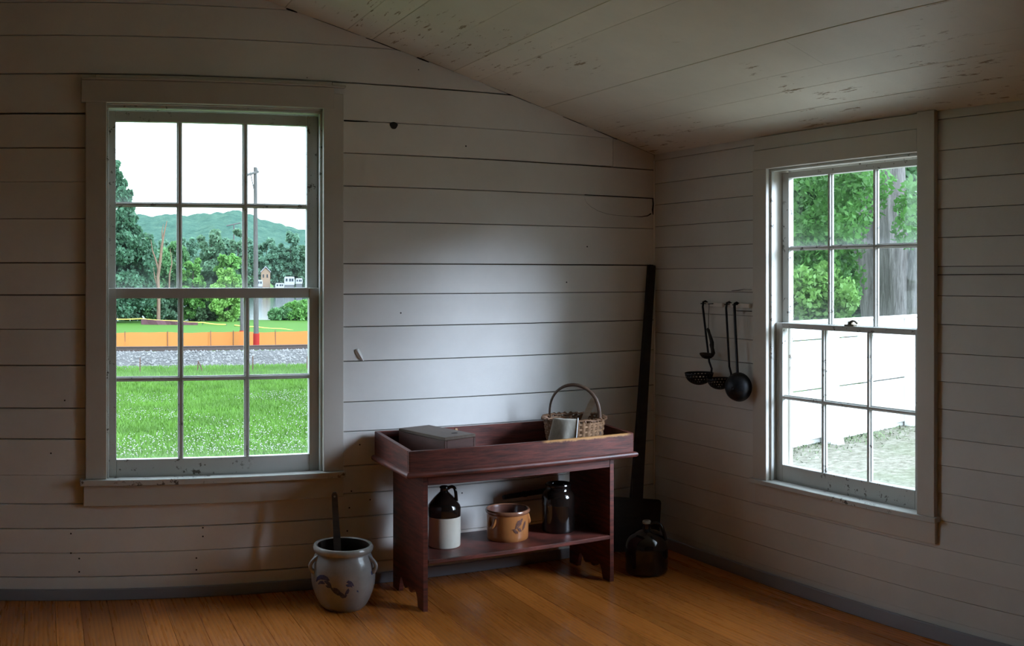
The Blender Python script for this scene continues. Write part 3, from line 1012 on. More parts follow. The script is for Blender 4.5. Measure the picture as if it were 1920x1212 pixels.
for k in range(30):
    a = 2 * PI * (k + .5) / 30
    M4 = Matrix.Rotation(a, 4, 'Z')
    lash.tube([(.1315, -.004, .140), (.1315, -.002, .150), (.143, .001, .1535), (.1535, .003, .150), (.1535, .006, .139)], .0032, 4, M=M4)
lash.build('lashing', spl2, bk)
MB().lathe([(0, 0.001), (.112, 0.001), (.112, .006), (0, .006)], 32).build('bottom', spl, bk)
ha = math.radians(-58)
hd = Vector((math.cos(ha), math.sin(ha), 0))
pth = []
for k in range(25):
    u = -1 + 2 * k / 24
    ang = u * PI * .5
    pth.append(hd * (.134 * math.sin(ang) if abs(u) < .999 else .134 * u) + Vector((0, 0, .150 + .150 * max(0, math.cos(ang)) ** .82)))
pth = [hd * -.131 + Vector((0, 0, .03)), hd * -.1335 + Vector((0, 0, .10))] + pth + [hd * .1335 + Vector((0, 0, .10)), hd * .131 + Vector((0, 0, .03))]
MB().tube(pth, .0085, 8, flat=.45, up=tuple(hd.cross(Vector((0, 0, 1))).cross(Vector((0, 0, 1)))) if False else None).build('handle', m_wood('handle_wood', (0.085, 0.048, 0.032), (0.165, 0.10, 0.068), (1, 1, 6), .5), bk, True)

# linen cloth hung over the front rim
ca = to_cam(KX, KY) - .22
cl = MB(); v, f = [], []
NU, NV = 14, 26
for j in range(NV + 1):
    q = j / NV
    for i in range(NU + 1):
        u = i / NU * 2 - 1
        aa = ca - .17 * q + u * (.37 + .04 * q)
        if q < .22:
            r = .095 + .045 * (q / .22); z = .115 + .042 * math.sin(q / .22 * PI * .5)
        elif q < .38:
            k = (q - .22) / .16
            r = .140 + .0185 * math.sin(k * PI * .5); z = .1595 + .0035 * math.sin(k * PI) - .006 * k
        else:
            k = (q - .38) / .62
            r = .1585 + .020 * k + .004 * math.sin(u * 6 + 1) * k; z = .1535 - .135 * k
        sx = -.018 * q * (1 + u)
        v.append((r * math.cos(aa) + .0, r * math.sin(aa), z + .0015 * math.sin(u * 9) * q))
for j in range(NV):
    for i in range(NU):
        a = j * (NU + 1) + i
        f.append((a, a + 1, a + NU + 2, a + NU + 1))
t_ = NT('grey_linen')
nv = t_.noise(t_.coord((1, 1, .35)), 26, 6, .7)
cc = t_.ramp(nv, [(.3, (.36, .325, .26)), (.55, (.55, .51, .43)), (.75, (.74, .70, .62))])
linen = t_.finish(cc, .9, t_.noise(t_.coord(), 500, 2), .3, .0008, spec=.1)
co = cl.add(v, f).build('linen_cloth', linen, None, True)
co.location = (KX, KY, TB)
md = co.modifiers.new('thick', 'SOLIDIFY'); md.thickness = .0016; md.offset = 1
tag(co, 'greyish white linen cloth draped over the basket rim', 'cloth')
hem = MB()
for side_i in (NU,):
    pp = [Vector(v[j * (NU + 1) + side_i]) * 1.006 for j in range(NV + 1)]
    hem.tube(pp, .0032, 6)
hem.build('hem', m_plain('white_hem', (0.62, 0.61, 0.58), .9), co, True)

# wooden paddle leaning in the basket
pr = Vector((math.cos(-.5246), math.sin(-.5246), 0))
tcv = Vector((-math.sin(.5246), -math.cos(.5246), 0))
q0 = Vector((KX, KY, TB)) + pr * -.005 + tcv * -.03 + Vector((0, 0, .02))
q1 = Vector((KX, KY, TB)) + pr * .099 + tcv * -.10 + Vector((0, 0, .232))
pad = MB()
axp = (q1 - q0).normalized(); sd = (pr - axp * pr.dot(axp)).normalized(); nn = axp.cross(sd); LL = (q1 - q0).length
pad.prism([(-.012, 0), (.012, 0), (.0135, LL * .5), (.0145, LL * .8), (.012, LL * .95), (.004, LL), (-.006, LL * .985), (-.0125, LL * .93), (-.0145, LL * .8), (-.0135, LL * .5)], -.005, .005, lambda a, b, d: tuple(q0 + sd * a + axp * b + nn * d))
tag(pad.build('wooden_paddle', m_wood('paddle_wood', (0.10, 0.062, 0.036), (0.19, 0.125, 0.075), (1, 1, 6))), 'flat brown wooden paddle leaning inside the splint basket', 'paddle')

# ------------------------------------------------------------------ bread peel in the corner
pl = empty('bread_peel', (2.80, 4.25, 0), 0, 'long-handled blackened wooden peel leaning in the corner', 'peel')
b0, b1 = Vector((2.800, 4.255, .0)), Vector((3.004, 4.383, 1.468))
ax = (b1 - b0).normalized()
sd = Vector((1, 0, 0)); sd = (sd - ax * sd.dot(ax)).normalized(); nn = ax.cross(sd)
LL = (b1 - b0).length
org = Vector((2.80, 4.25, 0))
pm = m_wood('blackened_wood', (0.013, 0.011, 0.010), (0.034, 0.028, 0.024), (1, 1, 5), .6)
PF = lambda a, b, d: tuple(b0 - org + sd * a + ax * b + nn * d)
MB().prism([(-.034, .28), (.034, .28), (.030, .5), (.026, .8), (.022, 1.15), (.0205, LL - .006), (.017, LL), (-.017, LL), (-.0205, LL - .006), (-.022, 1.15), (-.026, .8), (-.030, .5)], -.011, .011, PF).build('handle', pm, pl)
# blade stands on its square lower edge
bl = [(-.148, .022), (.150, .022), (.150, .262), (.146, .274), (.135, .281), (-.130, .291), (-.142, .287), (-.148, .276)]
MB().prism(bl, -.010, .010, PF).build('blade', pm, pl)

# ------------------------------------------------------------------ ladles on the clapboard wall
iron = m_plain('dark_iron', (0.030, 0.030, 0.034), .42, .85, .3, 40)
dkw = m_wood('dark_spoon_wood', (0.018, 0.014, 0.012), (0.04, 0.03, 0.026), (1, 1, 6))


def bowl_prof(R, D, n=9):
    return [(max(1e-4, R * math.sin(PI / 2 * k / n)), -D * math.cos(PI / 2 * k / n)) for k in range(n + 1)]


def skimmer(name, label, c, R, D, hook, holes, group=None):
    root = empty(name, (c[0], c[1], c[2]), 0, label, 'ladle')
    o = Vector(c)
    prof = bowl_prof(R, D, 12)
    skip = (lambda k, i: i in (5, 7, 9, 11) and k % 3 == (i // 2) % 3) if holes else None
    if holes: skip = lambda k, i: (i in (4, 6, 8, 10)) and (k + (i // 2) % 2) % 2 == 0
    b = MB().lathe(prof, 48, None, skip).build('bowl', iron, root, True)
    md = b.modifiers.new('thick', 'SOLIDIFY'); md.thickness = .0018
    MB().tube([((R) * math.cos(2 * PI * k / 40), R * math.sin(2 * PI * k / 40), 0) for k in range(41)], .0022, 6).build('rim', iron, root, True)
    h = Vector(hook) - o
    d = Vector((h.x, h.y, 0)); d.normalize()
    at = Vector((.88, -.475, 0)).normalized() * (R * .80)
    top = h
    path = [at * .98 + Vector((0, 0, -D * .55)), at * 1.06 + Vector((0, 0, -.012)), at * 1.06 + Vector((.002, -.002, .02)), at.lerp(top, .16), at.lerp(top, .5), at.lerp(top, .96), top + Vector((.004, -.002, .010)), top + Vector((.014, -.006, .014)), top + Vector((.024, -.008, .008)), top + Vector((.030, -.008, -.002))]
    MB().tube(path, [.006, .0055, .005, .005, .0052, .0055, .0055, .0052, .005, .004], 8).build('handle', iron, root, True)
    return root


skimmer('skimmer', 'pierced iron skimmer hanging farthest from the window', (2.942, 3.886, .944), .069, .058, (3.000, 3.936, 1.274), True)
skimmer('skimmer', 'iron skimmer whose bowl is half hidden behind the round ladle', (2.965, 3.755, .926), .0615, .052, (3.000, 3.7515, 1.274), True)
# round ladle, hollow side to the wall
ld = empty('round_ladle', (2.972, 3.622, .897), 0, 'iron ladle with round bowl turned to the wall, nearest the window', 'ladle')
RM = Matrix.Rotation(.42, 4, 'Z') @ Matrix.Rotation(PI / 2, 4, 'Y')
b = MB().lathe(bowl_prof(.066, .062, 12), 48, RM).build('bowl', iron, ld, True)
md = b.modifiers.new('thick', 'SOLIDIFY'); md.thickness = .0018
MB().tube([(0, .066 * math.cos(2 * PI * k / 40), .066 * math.sin(2 * PI * k / 40)) for k in range(41)], .0024, 6, M=Matrix.Rotation(.42, 4, 'Z')).build('rim', iron, ld, True)
MB().tube([(-.006, .006, .050), (.002, .012, .068), (.008, .022, .12), (.014, .040, .25), (.022, .058, .372), (.027, .062, .384), (.038, .062, .389), (.048, .060, .384), (.055, .059, .374)], [.007, .0068, .0062, .0062, .0064, .0064, .006, .0055, .0045], 8).build('handle', iron, ld, True)
# small wooden dipper on a string
dp = empty('small_dipper', (2.972, 3.812, 1.03), 0, 'small dark wooden dipper with carved handle hung on a string', 'dipper')
MB().tube([(.018, .057, .249), (.012, .054, .19), (.008, .050, .126)], .0016, 6).build('string', dkw, dp)
MB().tube([(.006, .056, .128), (.007, .050, .120), (.004, .038, .105), (.002, .024, .082), (.0, .012, .062), (-.002, .011, .052), (-.003, .006, .036), (-.004, -.002, .014), (-.008, .004, .004)], [.005, .008, .007, .0085, .010, .0115, .009, .011, .012], 10).build('handle', dkw, dp, True)
DM = Matrix.Translation((-.012, .036, .004)) @ Matrix.Rotation(.14, 4, 'X')
b = MB().lathe([(.0001, -.020), (.012, -.019), (.024, -.014), (.033, -.005), (.037, .003), (.031, .001), (.015, -.004), (.0001, -.005)], 28, DM).build('bowl', dkw, dp, True)
MB().tube([(-.012, .068, .004), (-.012, .078, .001), (-.012, .085, -.003)], [.010, .006, .002], 8, flat=.5).build('spout', dkw, dp, True)
for k, (y0, y1, lb) in enumerate(((3.800, 3.955, 'pale wooden peg block above the pierced skimmer'), (3.600, 3.765, 'pale wooden peg block above the round ladle'))):
    pg = MB().box(XB - .020, XB - .004, y0, y1, 1.262, 1.2825, .003).build('peg_block', M['wall'])
    tag(pg, lb, 'peg')
    for yy in ((3.928, 3.869) if k == 0 else (3.743, 3.682)):
        MB().tube([(XB - .006, yy, 1.2775), (XB - .052, yy, 1.2765)], .0022, 6).build('nail', iron, pg)

# ================================================================== outdoors
def polar(px, d):
    """ground position at a bearing (given as a column of the 1920-wide panorama) and a distance in metres"""
    a = (px - 82.5) / PXR
    return d * math.sin(a), d * math.cos(a)


def zat(py, d):
    return CAM_H + (517 - py) / PXR * d


TY_, TZ_ = zip(*[(-400, -.25), (7.6, -.25), (11, -.56), (20, -.92), (30, -1.33), (38, -1.75), (46, -2.5), (57, -2.8), (66, -2.4), (75, -2.45), (88, -2.6), (93, -2.75), (104, -4.6), (285, -5.0), (298, -3.6), (340, -1), (420, 3)])


def ground_z(y):
    return float(np.interp(y, TY_, TZ_))


# ground: one sheet, falling away to the river beyond the far wall
xs = sorted(set([-400, -200, -120] + list(range(-80, 121, 8)) + [160, 240, 420] + [k * .5 for k in range(0, 36)]))
ys = sorted(set([-400, -150, -60, -20, -5] + list(range(0, 120, 2)) + [k * .5 for k in range(6, 30)] + [285, 298, 340, 420]))
v, f = [], []
for y in ys:
    for x in xs:
        n = noise.noise(Vector((x * .35, y * .35, 0))) * .05 if y > 9 else noise.noise(Vector((x, y, 3))) * .012
        v.append((x, y, ground_z(y) + n))
nx = len(xs)
for j in range(len(ys) - 1):
    for i in range(nx - 1):
        f.append((j * nx + i, j * nx + i + 1, (j + 1) * nx + i + 1, (j + 1) * nx + i))
ground = tag(MB().add(v, f).build('ground', M['ground'], None, True), 'green lawn and pale yard outside both windows', 'ground', kind='structure')

# river
t_ = NT('river_water')
river_m = t_.finish((0.03, 0.04, 0.04), .12, t_.noise(t_.coord((.25, .9, 1), world=True), 1.2, 4), .25, .12, spec=.6)
tag(MB().add([(-300, 90, -4.25), (420, 90, -4.25), (420, 300, -4.25), (-300, 300, -4.25)], [(0, 1, 2, 3)]).build('river', river_m), 'pale river shining behind the bank trees', 'river', kind='structure')

# wooded hill across the river
RX = [(-1400, 440), (-900, 415), (-500, 430), (-200, 408), (0, 412), (150, 400), (230, 404), (280, 402), (300, 402), (335, 398), (365, 400), (400, 397), (430, 393), (450, 396), (480, 405), (520, 415), (545, 422), (572, 428), (640, 442), (800, 436), (1000, 450), (1250, 470), (1500, 480)]
rp, rv = zip(*RX)
v, f = [], []
NXH, NYH = 760, 44
D0, D1 = 380, 720
for j in range(NYH):
    u = j / (NYH - 1)
    for i in range(NXH):
        px = -1100 + 2500 * i / (NXH - 1)
        d = D0 + (D1 - D0) * u
        X, Y = polar(px, d)
        top = zat(np.interp(px, rp, rv), D1)
        h = -3 + (top + 3) * (u ** 1.15)
        cell = noise.voronoi(Vector((X * .11, Y * .11, 0)))[0][0]
        h += (1 - min(1, cell)) * 4.5 - 3.2 + 5 * noise.noise(Vector((X * .012, Y * .012, 4))) * math.sin(PI * u)
        v.append((X, Y, h))
for j in range(NYH - 1):
    for i in range(NXH - 1):
        f.append((j * NXH + i, j * NXH + i + 1, (j + 1) * NXH + i + 1, (j + 1) * NXH + i))
t_ = NT('far_forest')
vv = t_.coord(world=True)
fc = t_.ramp(t_.noise(vv, .11, 6, .75), [(.35, (.045, .092, .074)), (.5, (.064, .122, .092)), (.68, (.088, .150, .108))])  # distance haze is mixed into this bluish forest colour
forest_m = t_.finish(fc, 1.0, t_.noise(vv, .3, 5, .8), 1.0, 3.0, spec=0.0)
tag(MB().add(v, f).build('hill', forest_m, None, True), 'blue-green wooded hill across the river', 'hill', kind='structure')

# --- vegetation
LEAF = {k: m_leaf('leaves_' + k, tuple(min(.5, q * 1.5) for q in c)) for k, c in dict(
    dark=(.042, .095, .052), mid=(.068, .150, .058), grey=(.075, .135, .078), bright=(.085, .190, .045), lime=(.115, .225, .050),
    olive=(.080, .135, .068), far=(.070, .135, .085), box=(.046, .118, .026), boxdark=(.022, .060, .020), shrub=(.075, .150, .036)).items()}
BARK = m_bark('grey_bark', (0.055, 0.052, 0.045), (0.115, 0.11, 0.10))
BARKD = m_bark('dark_bark', (0.03, 0.026, 0.02), (0.06, 0.05, 0.04))


def leaf_cloud(centers, n, spread, size, seed, aspect=1.6):
    """n separate leaf blades scattered round the given clump centres; returns vertex and face lists"""
    g = np.random.default_rng(seed)
    cs = np.array([c[:3] for c in centers]); sp_ = np.array([c[3] if len(c) > 3 else spread for c in centers])
    k = g.integers(0, len(cs), n)
    d = g.normal(size=(n, 3)); d /= np.linalg.norm(d, axis=1)[:, None]
    p = cs[k] + d * (sp_[k] * g.uniform(.45, 1.05, n) ** .6)[:, None]
    a = g.normal(size=(n, 3)); a /= np.linalg.norm(a, axis=1)[:, None]
    b = np.cross(a, g.normal(size=(n, 3))); b /= np.linalg.norm(b, axis=1)[:, None]
    s_ = (size * g.uniform(.6, 1.3, n))[:, None]
    A, B = a * s_ * aspect * .5, b * s_ * .5
    v = np.stack([p - A, p + B, p + A, p - B], 1).reshape(-1, 3)
    f = np.arange(4 * n).reshape(-1, 4)
    return v.tolist(), f.tolist()


def crown(w, h, n, seed, shape='round'):
    g = random.Random(seed)
    out = []
    if shape == 'spire':
        for k in range(n):
            z = 1 - (k / (n - 1)) ** .62
            lim = .10 + .95 * (1 - z) ** .85 if z > .55 else .58 + .42 * math.sin(PI * min(1, (.55 - z) * 1.3 + .12))
            a = g.uniform(0, 2 * PI); q = lim * math.sqrt(g.uniform(.12, 1))
            out.append((q * math.cos(a) * w, q * math.sin(a) * w, z * h, w * (.07 + .17 * (1 - z))))
        return out
    while len(out) < n:
        x, y, z = g.uniform(-1, 1), g.uniform(-1, 1), g.uniform(0, 1)
        r = math.hypot(x, y)
        lim = {'round': math.sqrt(max(0, 1 - (2 * z - .9) ** 2 / 1.21)), 'cone': (1 - z) ** .75 * .95 + .06, 'tall': (math.sin(PI * min(1, z * .92 + .06)) ** .6)}[shape]
        if r < lim and r > lim * .35:
            out.append((x * w, y * w, z * h, w * g.uniform(.16, .30)))
    return out


def tree(name, label, x, y, w, h, col, seed, shape='round', n=2600, size=.3, trunk=.16, base=None, clumps=46, low=.12, group='trees seen through the large window', cat='tree'):
    z = ground_z(y) - .1 if base is None else base
    root = empty(name, (x, y, z), 0, label, cat, group)
    vv, ff = leaf_cloud([(a, b, c * (1 - low) + h * low, s) for a, b, c, s in crown(w, h, clumps, seed, shape)], n, .5, size, seed)
    MB().add(vv, ff).build('foliage', LEAF[col], root)
    MB().tube([(0, 0, -.2), (w * .03, 0, h * .3), (-w * .02, w * .02, h * .62), (w * .02, 0, h * .85)], [trunk, trunk * .8, trunk * .5, trunk * .15], 8).build('trunk', BARKD, root, True)
    return root


def tree_px(name, label, px, top, d, wpx, col, seed, **k):
    x, y = polar(px, d)
    base = k.pop('base', None)
    zb = (ground_z(y) if base is None else base) - .1
    return tree(name, label, x, y, wpx / PXR * d, zat(top, d) - zb, col, seed, base=zb, **k)


# near bank
tree_px('tall_tree', 'tall dark tree at the left edge of the large window', 216, 306, 86, 76, 'dark', 1, shape='spire', n=26000, size=.26, clumps=240, low=.10)
tree_px('leafy_tree', 'mid green tree just right of the tall dark tree', 283, 436, 91, 34, 'mid', 2, n=9000, size=.24, clumps=90, low=.05)
tree_px('leafy_tree', 'mid green tree behind the broken bare trunk', 324, 446, 93, 32, 'mid', 3, n=9000, size=.24, clumps=90, low=.05)
tree_px('leafy_tree', 'bright rounded tree left of centre beyond the rope', 362, 486, 90, 26, 'bright', 4, n=6000, size=.22, clumps=60, low=.05)
tree_px('leafy_tree', 'grey-green tall tree in the middle of the large window', 396, 432, 95, 38, 'grey', 5, shape='tall', n=12000, size=.25, clumps=110, low=.04)
tree_px('leafy_tree', 'yellow-green round tree left of the utility pole', 428, 470, 91, 27, 'bright', 6, n=7000, size=.22, clumps=70, low=.05)
tree_px('leafy_tree', 'lime green low tree under the yellow-green one', 424, 507, 88.5, 32, 'lime', 7, n=5000, size=.20, clumps=60, low=.05)
tree_px('leafy_tree', 'dark slim tree behind the smaller second pole', 446, 428, 100, 22, 'grey', 8, n=6000, size=.26, clumps=70, low=.03)
for px, top, w, col, sd, lb in ((246, 556, 26, 'grey', 31, 'low grey-green shrub under the tall dark tree'), (312, 560, 30, 'grey', 32, 'low shrub at the foot of the broken trunk'),
                                (388, 552, 40, 'olive', 33, 'broad olive shrub behind the maroon banner'), (440, 556, 22, 'olive', 34, 'olive shrub left of the utility pole base'),
                                (532, 580, 26, 'mid', 35, 'low green bush right of the utility pole'), (566, 566, 30, 'bright', 36, 'bright green bush at the right edge by the river')):
    tree_px('river_shrub', lb, px, top, 91, w, col, sd, n=4200, size=.19, clumps=50, low=.02, trunk=.06, cat='shrub', group='shrubs along the river bank')
# far bank, across the water
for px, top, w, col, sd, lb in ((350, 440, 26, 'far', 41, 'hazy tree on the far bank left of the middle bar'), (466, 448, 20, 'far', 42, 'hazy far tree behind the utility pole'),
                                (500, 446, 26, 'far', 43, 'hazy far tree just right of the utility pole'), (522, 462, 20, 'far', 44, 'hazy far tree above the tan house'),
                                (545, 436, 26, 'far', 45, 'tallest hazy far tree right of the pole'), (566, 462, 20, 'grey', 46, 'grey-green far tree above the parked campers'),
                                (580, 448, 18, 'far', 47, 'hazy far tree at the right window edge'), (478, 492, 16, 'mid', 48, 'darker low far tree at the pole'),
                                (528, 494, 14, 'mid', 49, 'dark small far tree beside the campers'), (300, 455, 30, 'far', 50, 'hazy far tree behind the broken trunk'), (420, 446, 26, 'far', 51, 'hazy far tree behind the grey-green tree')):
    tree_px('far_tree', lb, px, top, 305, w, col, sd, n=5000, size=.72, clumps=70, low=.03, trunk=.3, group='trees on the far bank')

# the wooded banks go on to both sides
rw = random.Random(77)
cen = []
for k in range(900):
    px = rw.uniform(-1000, 290) if k % 2 else rw.uniform(590, 1500)
    d = rw.uniform(296, 330); x, y = polar(px, d)
    if y < 200: continue
    top = 452 + 18 * math.sin(px * .031) + 10 * math.sin(px * .083)
    cen.append((x, y, zat(rw.uniform(top, 535), d), rw.uniform(1.6, 3.0)))
for k in range(260):
    px = rw.uniform(-700, 190) if k % 2 else rw.uniform(615, 1300)
    d = rw.uniform(90, 97); x, y = polar(px, d)
    if not 84 < y < 101: continue
    top = 500 + 40 * math.sin(px * .02) + 12 * math.sin(px * .07)
    cen.append((x, y, zat(rw.uniform(top, 600), d), rw.uniform(.7, 1.2)))
vv, ff = leaf_cloud(cen, 40000, 2, .75, 78)
tag(MB().add(vv, ff).build('treeline', LEAF['mid'], None), 'hazy line of trees on the river banks to either side', 'trees', kind='stuff')

# broken bare tree
x, y = polar(297, 84)
bt = empty('broken_tree', (x, y, ground_z(y) - .1), 0, 'bare broken reddish brown tree trunk with forked limbs', 'tree')
H = zat(408, 84) - ground_z(y)
rb = m_bark('bare_reddish_wood', (0.095, 0.060, 0.040), (0.20, 0.13, 0.09))
MB().tube([(0, 0, 0), (.02, 0, H * .25), (-.05, 0, H * .45), (.15, 0, H * .6), (.30, 0, H * .75), (.45, 0, H * .85), (.72, 0, H * .98)], [.17, .15, .14, .125, .105, .075, .03], 9).build('trunk', rb, bt, True)
MB().tube([(-.02, 0, H * .52), (-.25, 0, H * .62), (-.5, .1, H * .70), (-.62, .1, H * .80)], [.085, .075, .05, .02], 7).build('limb', rb, bt, True)
MB().tube([(-.02, 0, H * .33), (-.3, 0, H * .44), (-.42, 0, H * .54)], [.06, .045, .02], 6).build('limb', rb, bt, True)
MB().tube([(.34, 0, H * .78), (.30, 0, H * .88), (.42, 0, H * .95)], [.065, .045, .015], 6).build('limb', rb, bt, True)
MB().tube([(.95, .5, H * .30), (1.0, .5, H * .48), (1.2, .5, H * .58), (1.05, .5, H * .72)], [.07, .065, .045, .02], 7).build('limb', rb, bt, True)

# utility poles
pole_m = m_bark('weathered_pole', (0.06, 0.056, 0.05), (0.105, 0.10, 0.095))
x, y = polar(480.5, 57)
up = empty('utility_pole', (x, y, -2.9), 0, 'tall grey utility pole with a single crossarm near its top', 'utility pole')
H = zat(314, 57) + 2.9
MB().tube([(0, 0, 0), (-.03, 0, H * .5), (-.06, 0, H)], [.155, .135, .10], 10).build('post', pole_m, up, True)
arm = MB(); arm.tube([(-.92, -1.2, H - .60), (.16, .25, H - .22)], .075, 6); arm.tube([(-.06, 0, H - 1.6), (-.42, -.5, H - .46)], .03, 5)
arm.build('crossarm', pole_m, up)
for q in (-.86, -.45, .1):
    MB().lathe([(.0, 0), (.05, 0), (.05, .08), (.03, .16), (0, .17)], 10, Matrix.Translation((q, -1.12 + (q + .86) * 1.35, H - .52 + (q + .86) * .36))).build('insulator', m_plain('insulator_glass', (0.2, 0.22, 0.2), .3), up, True)
red_net = m_net('red_plastic_net', (0.40, 0.035, 0.03), .9)
MB().tube([(0, 0, .0), (0, 0, 1.05)], .18, 12, cap=False).build('net_wrap', red_net, up, True)
x, y = polar(453.5, 60)
u2 = empty('utility_pole', (x, y, -2.9), 0, 'thinner second pole wrapped in red net, behind the window bar', 'utility pole')
MB().tube([(0, 0, 0), (0, 0, 3.3)], [.12, .10], 10).build('post', pole_m, u2, True)
MB().tube([(0, 0, 0), (0, 0, 1.05)], .15, 12, cap=False).build('net_wrap', red_net, u2, True)
x, y = polar(438.5, 150)
u3 = empty('utility_pole', (x, y, -3), 0, 'small far pole with a row of insulators above the trees', 'utility pole')
H3 = zat(420, 150) + 3
MB().tube([(0, 0, 0), (0, 0, H3)], [.14, .09], 8).build('post', pole_m, u3, True)
MB().tube([(-1.1, 0, H3 - .3), (1.0, 0, H3 + .15)], .09, 6).build('crossarm', pole_m, u3)

# orange safety net along the railway
fn = empty('safety_fence', (0, 57, 0), 0, 'long orange plastic safety net fence beyond the railway', 'fence')
net = m_net('orange_net', (0.52, 0.20, 0.062), .74)
fx = [k * .6 for k in range(-75, 130)]
v, f = [], []
for x in fx:
    sag = .04 * math.sin(x * 1.31) + .03 * math.sin(x * 2.9)
    d = .12 * math.sin(x * .9)
    v += [(x, d, ground_z(57) - .05), (x, d * .5, -1.80 + sag * .6 - .003 * x)]
for i in range(len(fx) - 1): f.append((2 * i, 2 * i + 2, 2 * i + 3, 2 * i + 1))
no = MB().add(v, f).build('net', net, fn)
md = no.modifiers.new('thick', 'SOLIDIFY'); md.thickness = .004
stake_m = m_plain('rusty_stake', (0.10, 0.045, 0.03), .8)
for px in [190, 234.5, 314.5, 395, 437, 516.5, 600] + [110 - 80 * k for k in range(8)] + [680 + 80 * k for k in range(8)]:
    x, y = polar(px, 57 / math.cos((px - 82.5) / PXR))
    MB().tube([(x, -.05, -2.9), (x + rnd.uniform(-.04, .06), -.05, -1.74)], .022, 6).build('post', stake_m, fn)

# railway: ballast, loose stones, rails
bal = MB()
ybal = [29.4, 30.6, 33.5, 36.2, 40.2, 42.5]
zbal = [-1.42, -1.40, -1.37, -1.35, -1.62, -2.4]
v, f = [], []
bxs = [-60 + k * 2.0 for k in range(28)] + [k * .4 for k in range(-10, 60)] + [24 + k * 2.0 for k in range(30)]
for yy, zz in zip(ybal, zbal):
    for x in bxs: v.append((x, yy + .35 * noise.noise(Vector((x * .5, yy, 0))), zz + .04 * noise.noise(Vector((x * 2, yy * 2, 1)))))
n = len(bxs)
for j in range(len(ybal) - 1):
    for i in range(n - 1): f.append((j * n + i, j * n + i + 1, (j + 1) * n + i + 1, (j + 1) * n + i))
t_ = NT('ballast')
bv = t_.coord(world=True)
bc = t_.ramp(t_.noise(bv, 9, 6, .8), [(.3, (.04, .038, .036)), (.5, (.085, .082, .08)), (.7, (.145, .14, .137))])
ball_m = t_.finish(bc, .95, t_.noise(bv, 16, 5, .8), 1.0, .05, spec=.1)
tag(bal.add(v, f).build('railway_bed', ball_m, None, True), 'grey gravel railway bed across the lawn', 'railway bed', kind='structure')
g = np.random.default_rng(5)
sv, sf = [], []
cube = np.array([(1, 0, 0), (-1, 0, 0), (0, 1, 0), (0, -1, 0), (0, 0, 1), (0, 0, -1)], float)
octf = [(0, 2, 4), (2, 1, 4), (1, 3, 4), (3, 0, 4), (2, 0, 5), (1, 2, 5), (3, 1, 5), (0, 3, 5)]
for k in range(5200):
    yy = g.uniform(29.9, 36.8) if k % 4 else g.uniform(28.8, 31); x = g.uniform(-3, 22)
    s = g.uniform(.03, .075)
    zz = float(np.interp(yy, ybal, zbal)) if yy > 29.4 else ground_z(yy)
    b0_ = len(sv)
    sv += (cube * g.uniform(.6, 1.2, (6, 1)) * s + (x, yy, zz + .01)).tolist()
    sf += [tuple(i + b0_ for i in q) for q in octf]
tag(MB().add(sv, sf).build('gravel', m_plain('ballast_stone', (0.13, 0.125, 0.12), .9, var=.6, scale=3, world=True)), 'loose grey ballast stones on the railway bed', 'gravel', kind='stuff')
rail_m = m_plain('rusty_rail', (0.05, 0.035, 0.028), .6, .3)
for k, yy in enumerate((37.0, 38.45)):
    r = MB()
    rz_ = -1.36 - .12 * k
    r.prism([(-.07, 0), (.07, 0), (.07, .02), (.012, .035), (.012, .12), (.036, .13), (.036, .165), (-.036, .165), (-.036, .13), (-.012, .12), (-.012, .035), (-.07, .02)], -60, 84, lambda a, b, d: (d, yy + a, rz_ + b))
    tag(r.build('steel_rail', rail_m), ('nearer' if k == 0 else 'farther') + ' rusty steel rail of the railway track', 'rail', 'rails of the railway')
# stakes at the edge of the lawn
for px, top, bot, dx, lb in ((262.5, 678, 704, 0, 'thin upright metal stake on the lawn, leftmost'), (370, 687, 704, -.02, 'short stake on the lawn below the middle pane'),
                             (382, 684, 704, .16, 'leaning stake beside the short upright one'), (474, 676, 704, 0, 'thin stake on the lawn next to the right bar'), (576, 676, 702, 0, 'thin stake at the right edge of the lawn')):
    x, y = polar(px, 27.2)
    zb = ground_z(y) - .1
    h = (bot - top) / PXR * 27.2 + .12
    o = MB().tube([(0, 0, 0), (-dx * .5, 0, h * .6), (-dx, 0, h)], [.018, .016, .013], 6).build('lawn_stake', stake_m)
    o.location = (x, y, zb + .02)
    tag(o, lb, 'stake', 'stakes along the lawn edge')

# yellow rope with posts, maroon banner
rope_m = m_plain('yellow_rope', (0.52, 0.43, 0.07), .8, var=.1)
for name_, lb, cols in (('yellow_rope', 'yellow rope with the maroon banner under its left part', ((195, 598, 82), (265, 598, 81), (330, 602, 80), (380, 605, 79), (424, 609, 78))),
                        ('yellow_rope', 'yellow rope sloping down to the right behind the pole', ((440, 610, 77), (480, 613, 75), (530, 617, 72), (600, 624, 69)))):
    ro = None
    pp = []
    for px, py, d in cols:
        x, y = polar(px, d); pp.append(Vector((x, y, zat(py, d))))
    fine_ = []
    for a, b in zip(pp[:-1], pp[1:]):
        for k in range(6):
            q = k / 6; fine_.append(a.lerp(b, q) - Vector((0, 0, .05 * math.sin(PI * q))))
    fine_.append(pp[-1])
    ro = tag(MB().tube(fine_, .045, 6).build(name_, rope_m), lb, 'rope', 'yellow ropes round the field')
    for q in pp: MB().tube([(q.x, q.y, ground_z(q.y) - .1), (q.x, q.y, q.z + .05)], .03, 6).build('post', pole_m, ro)
x0, y0 = polar(265, 80.8); x1, y1 = polar(371, 79)
v = []
for k in range(13):
    q = k / 12
    x, y = x0 + (x1 - x0) * q, y0 + (y1 - y0) * q
    py = 598 + 6.5 * q
    zt = zat(py, math.hypot(x, y)) - .03
    v += [(x, y + .06 * math.sin(q * 19), zt), (x, y + .1 * math.sin(q * 13), zt - .60)]
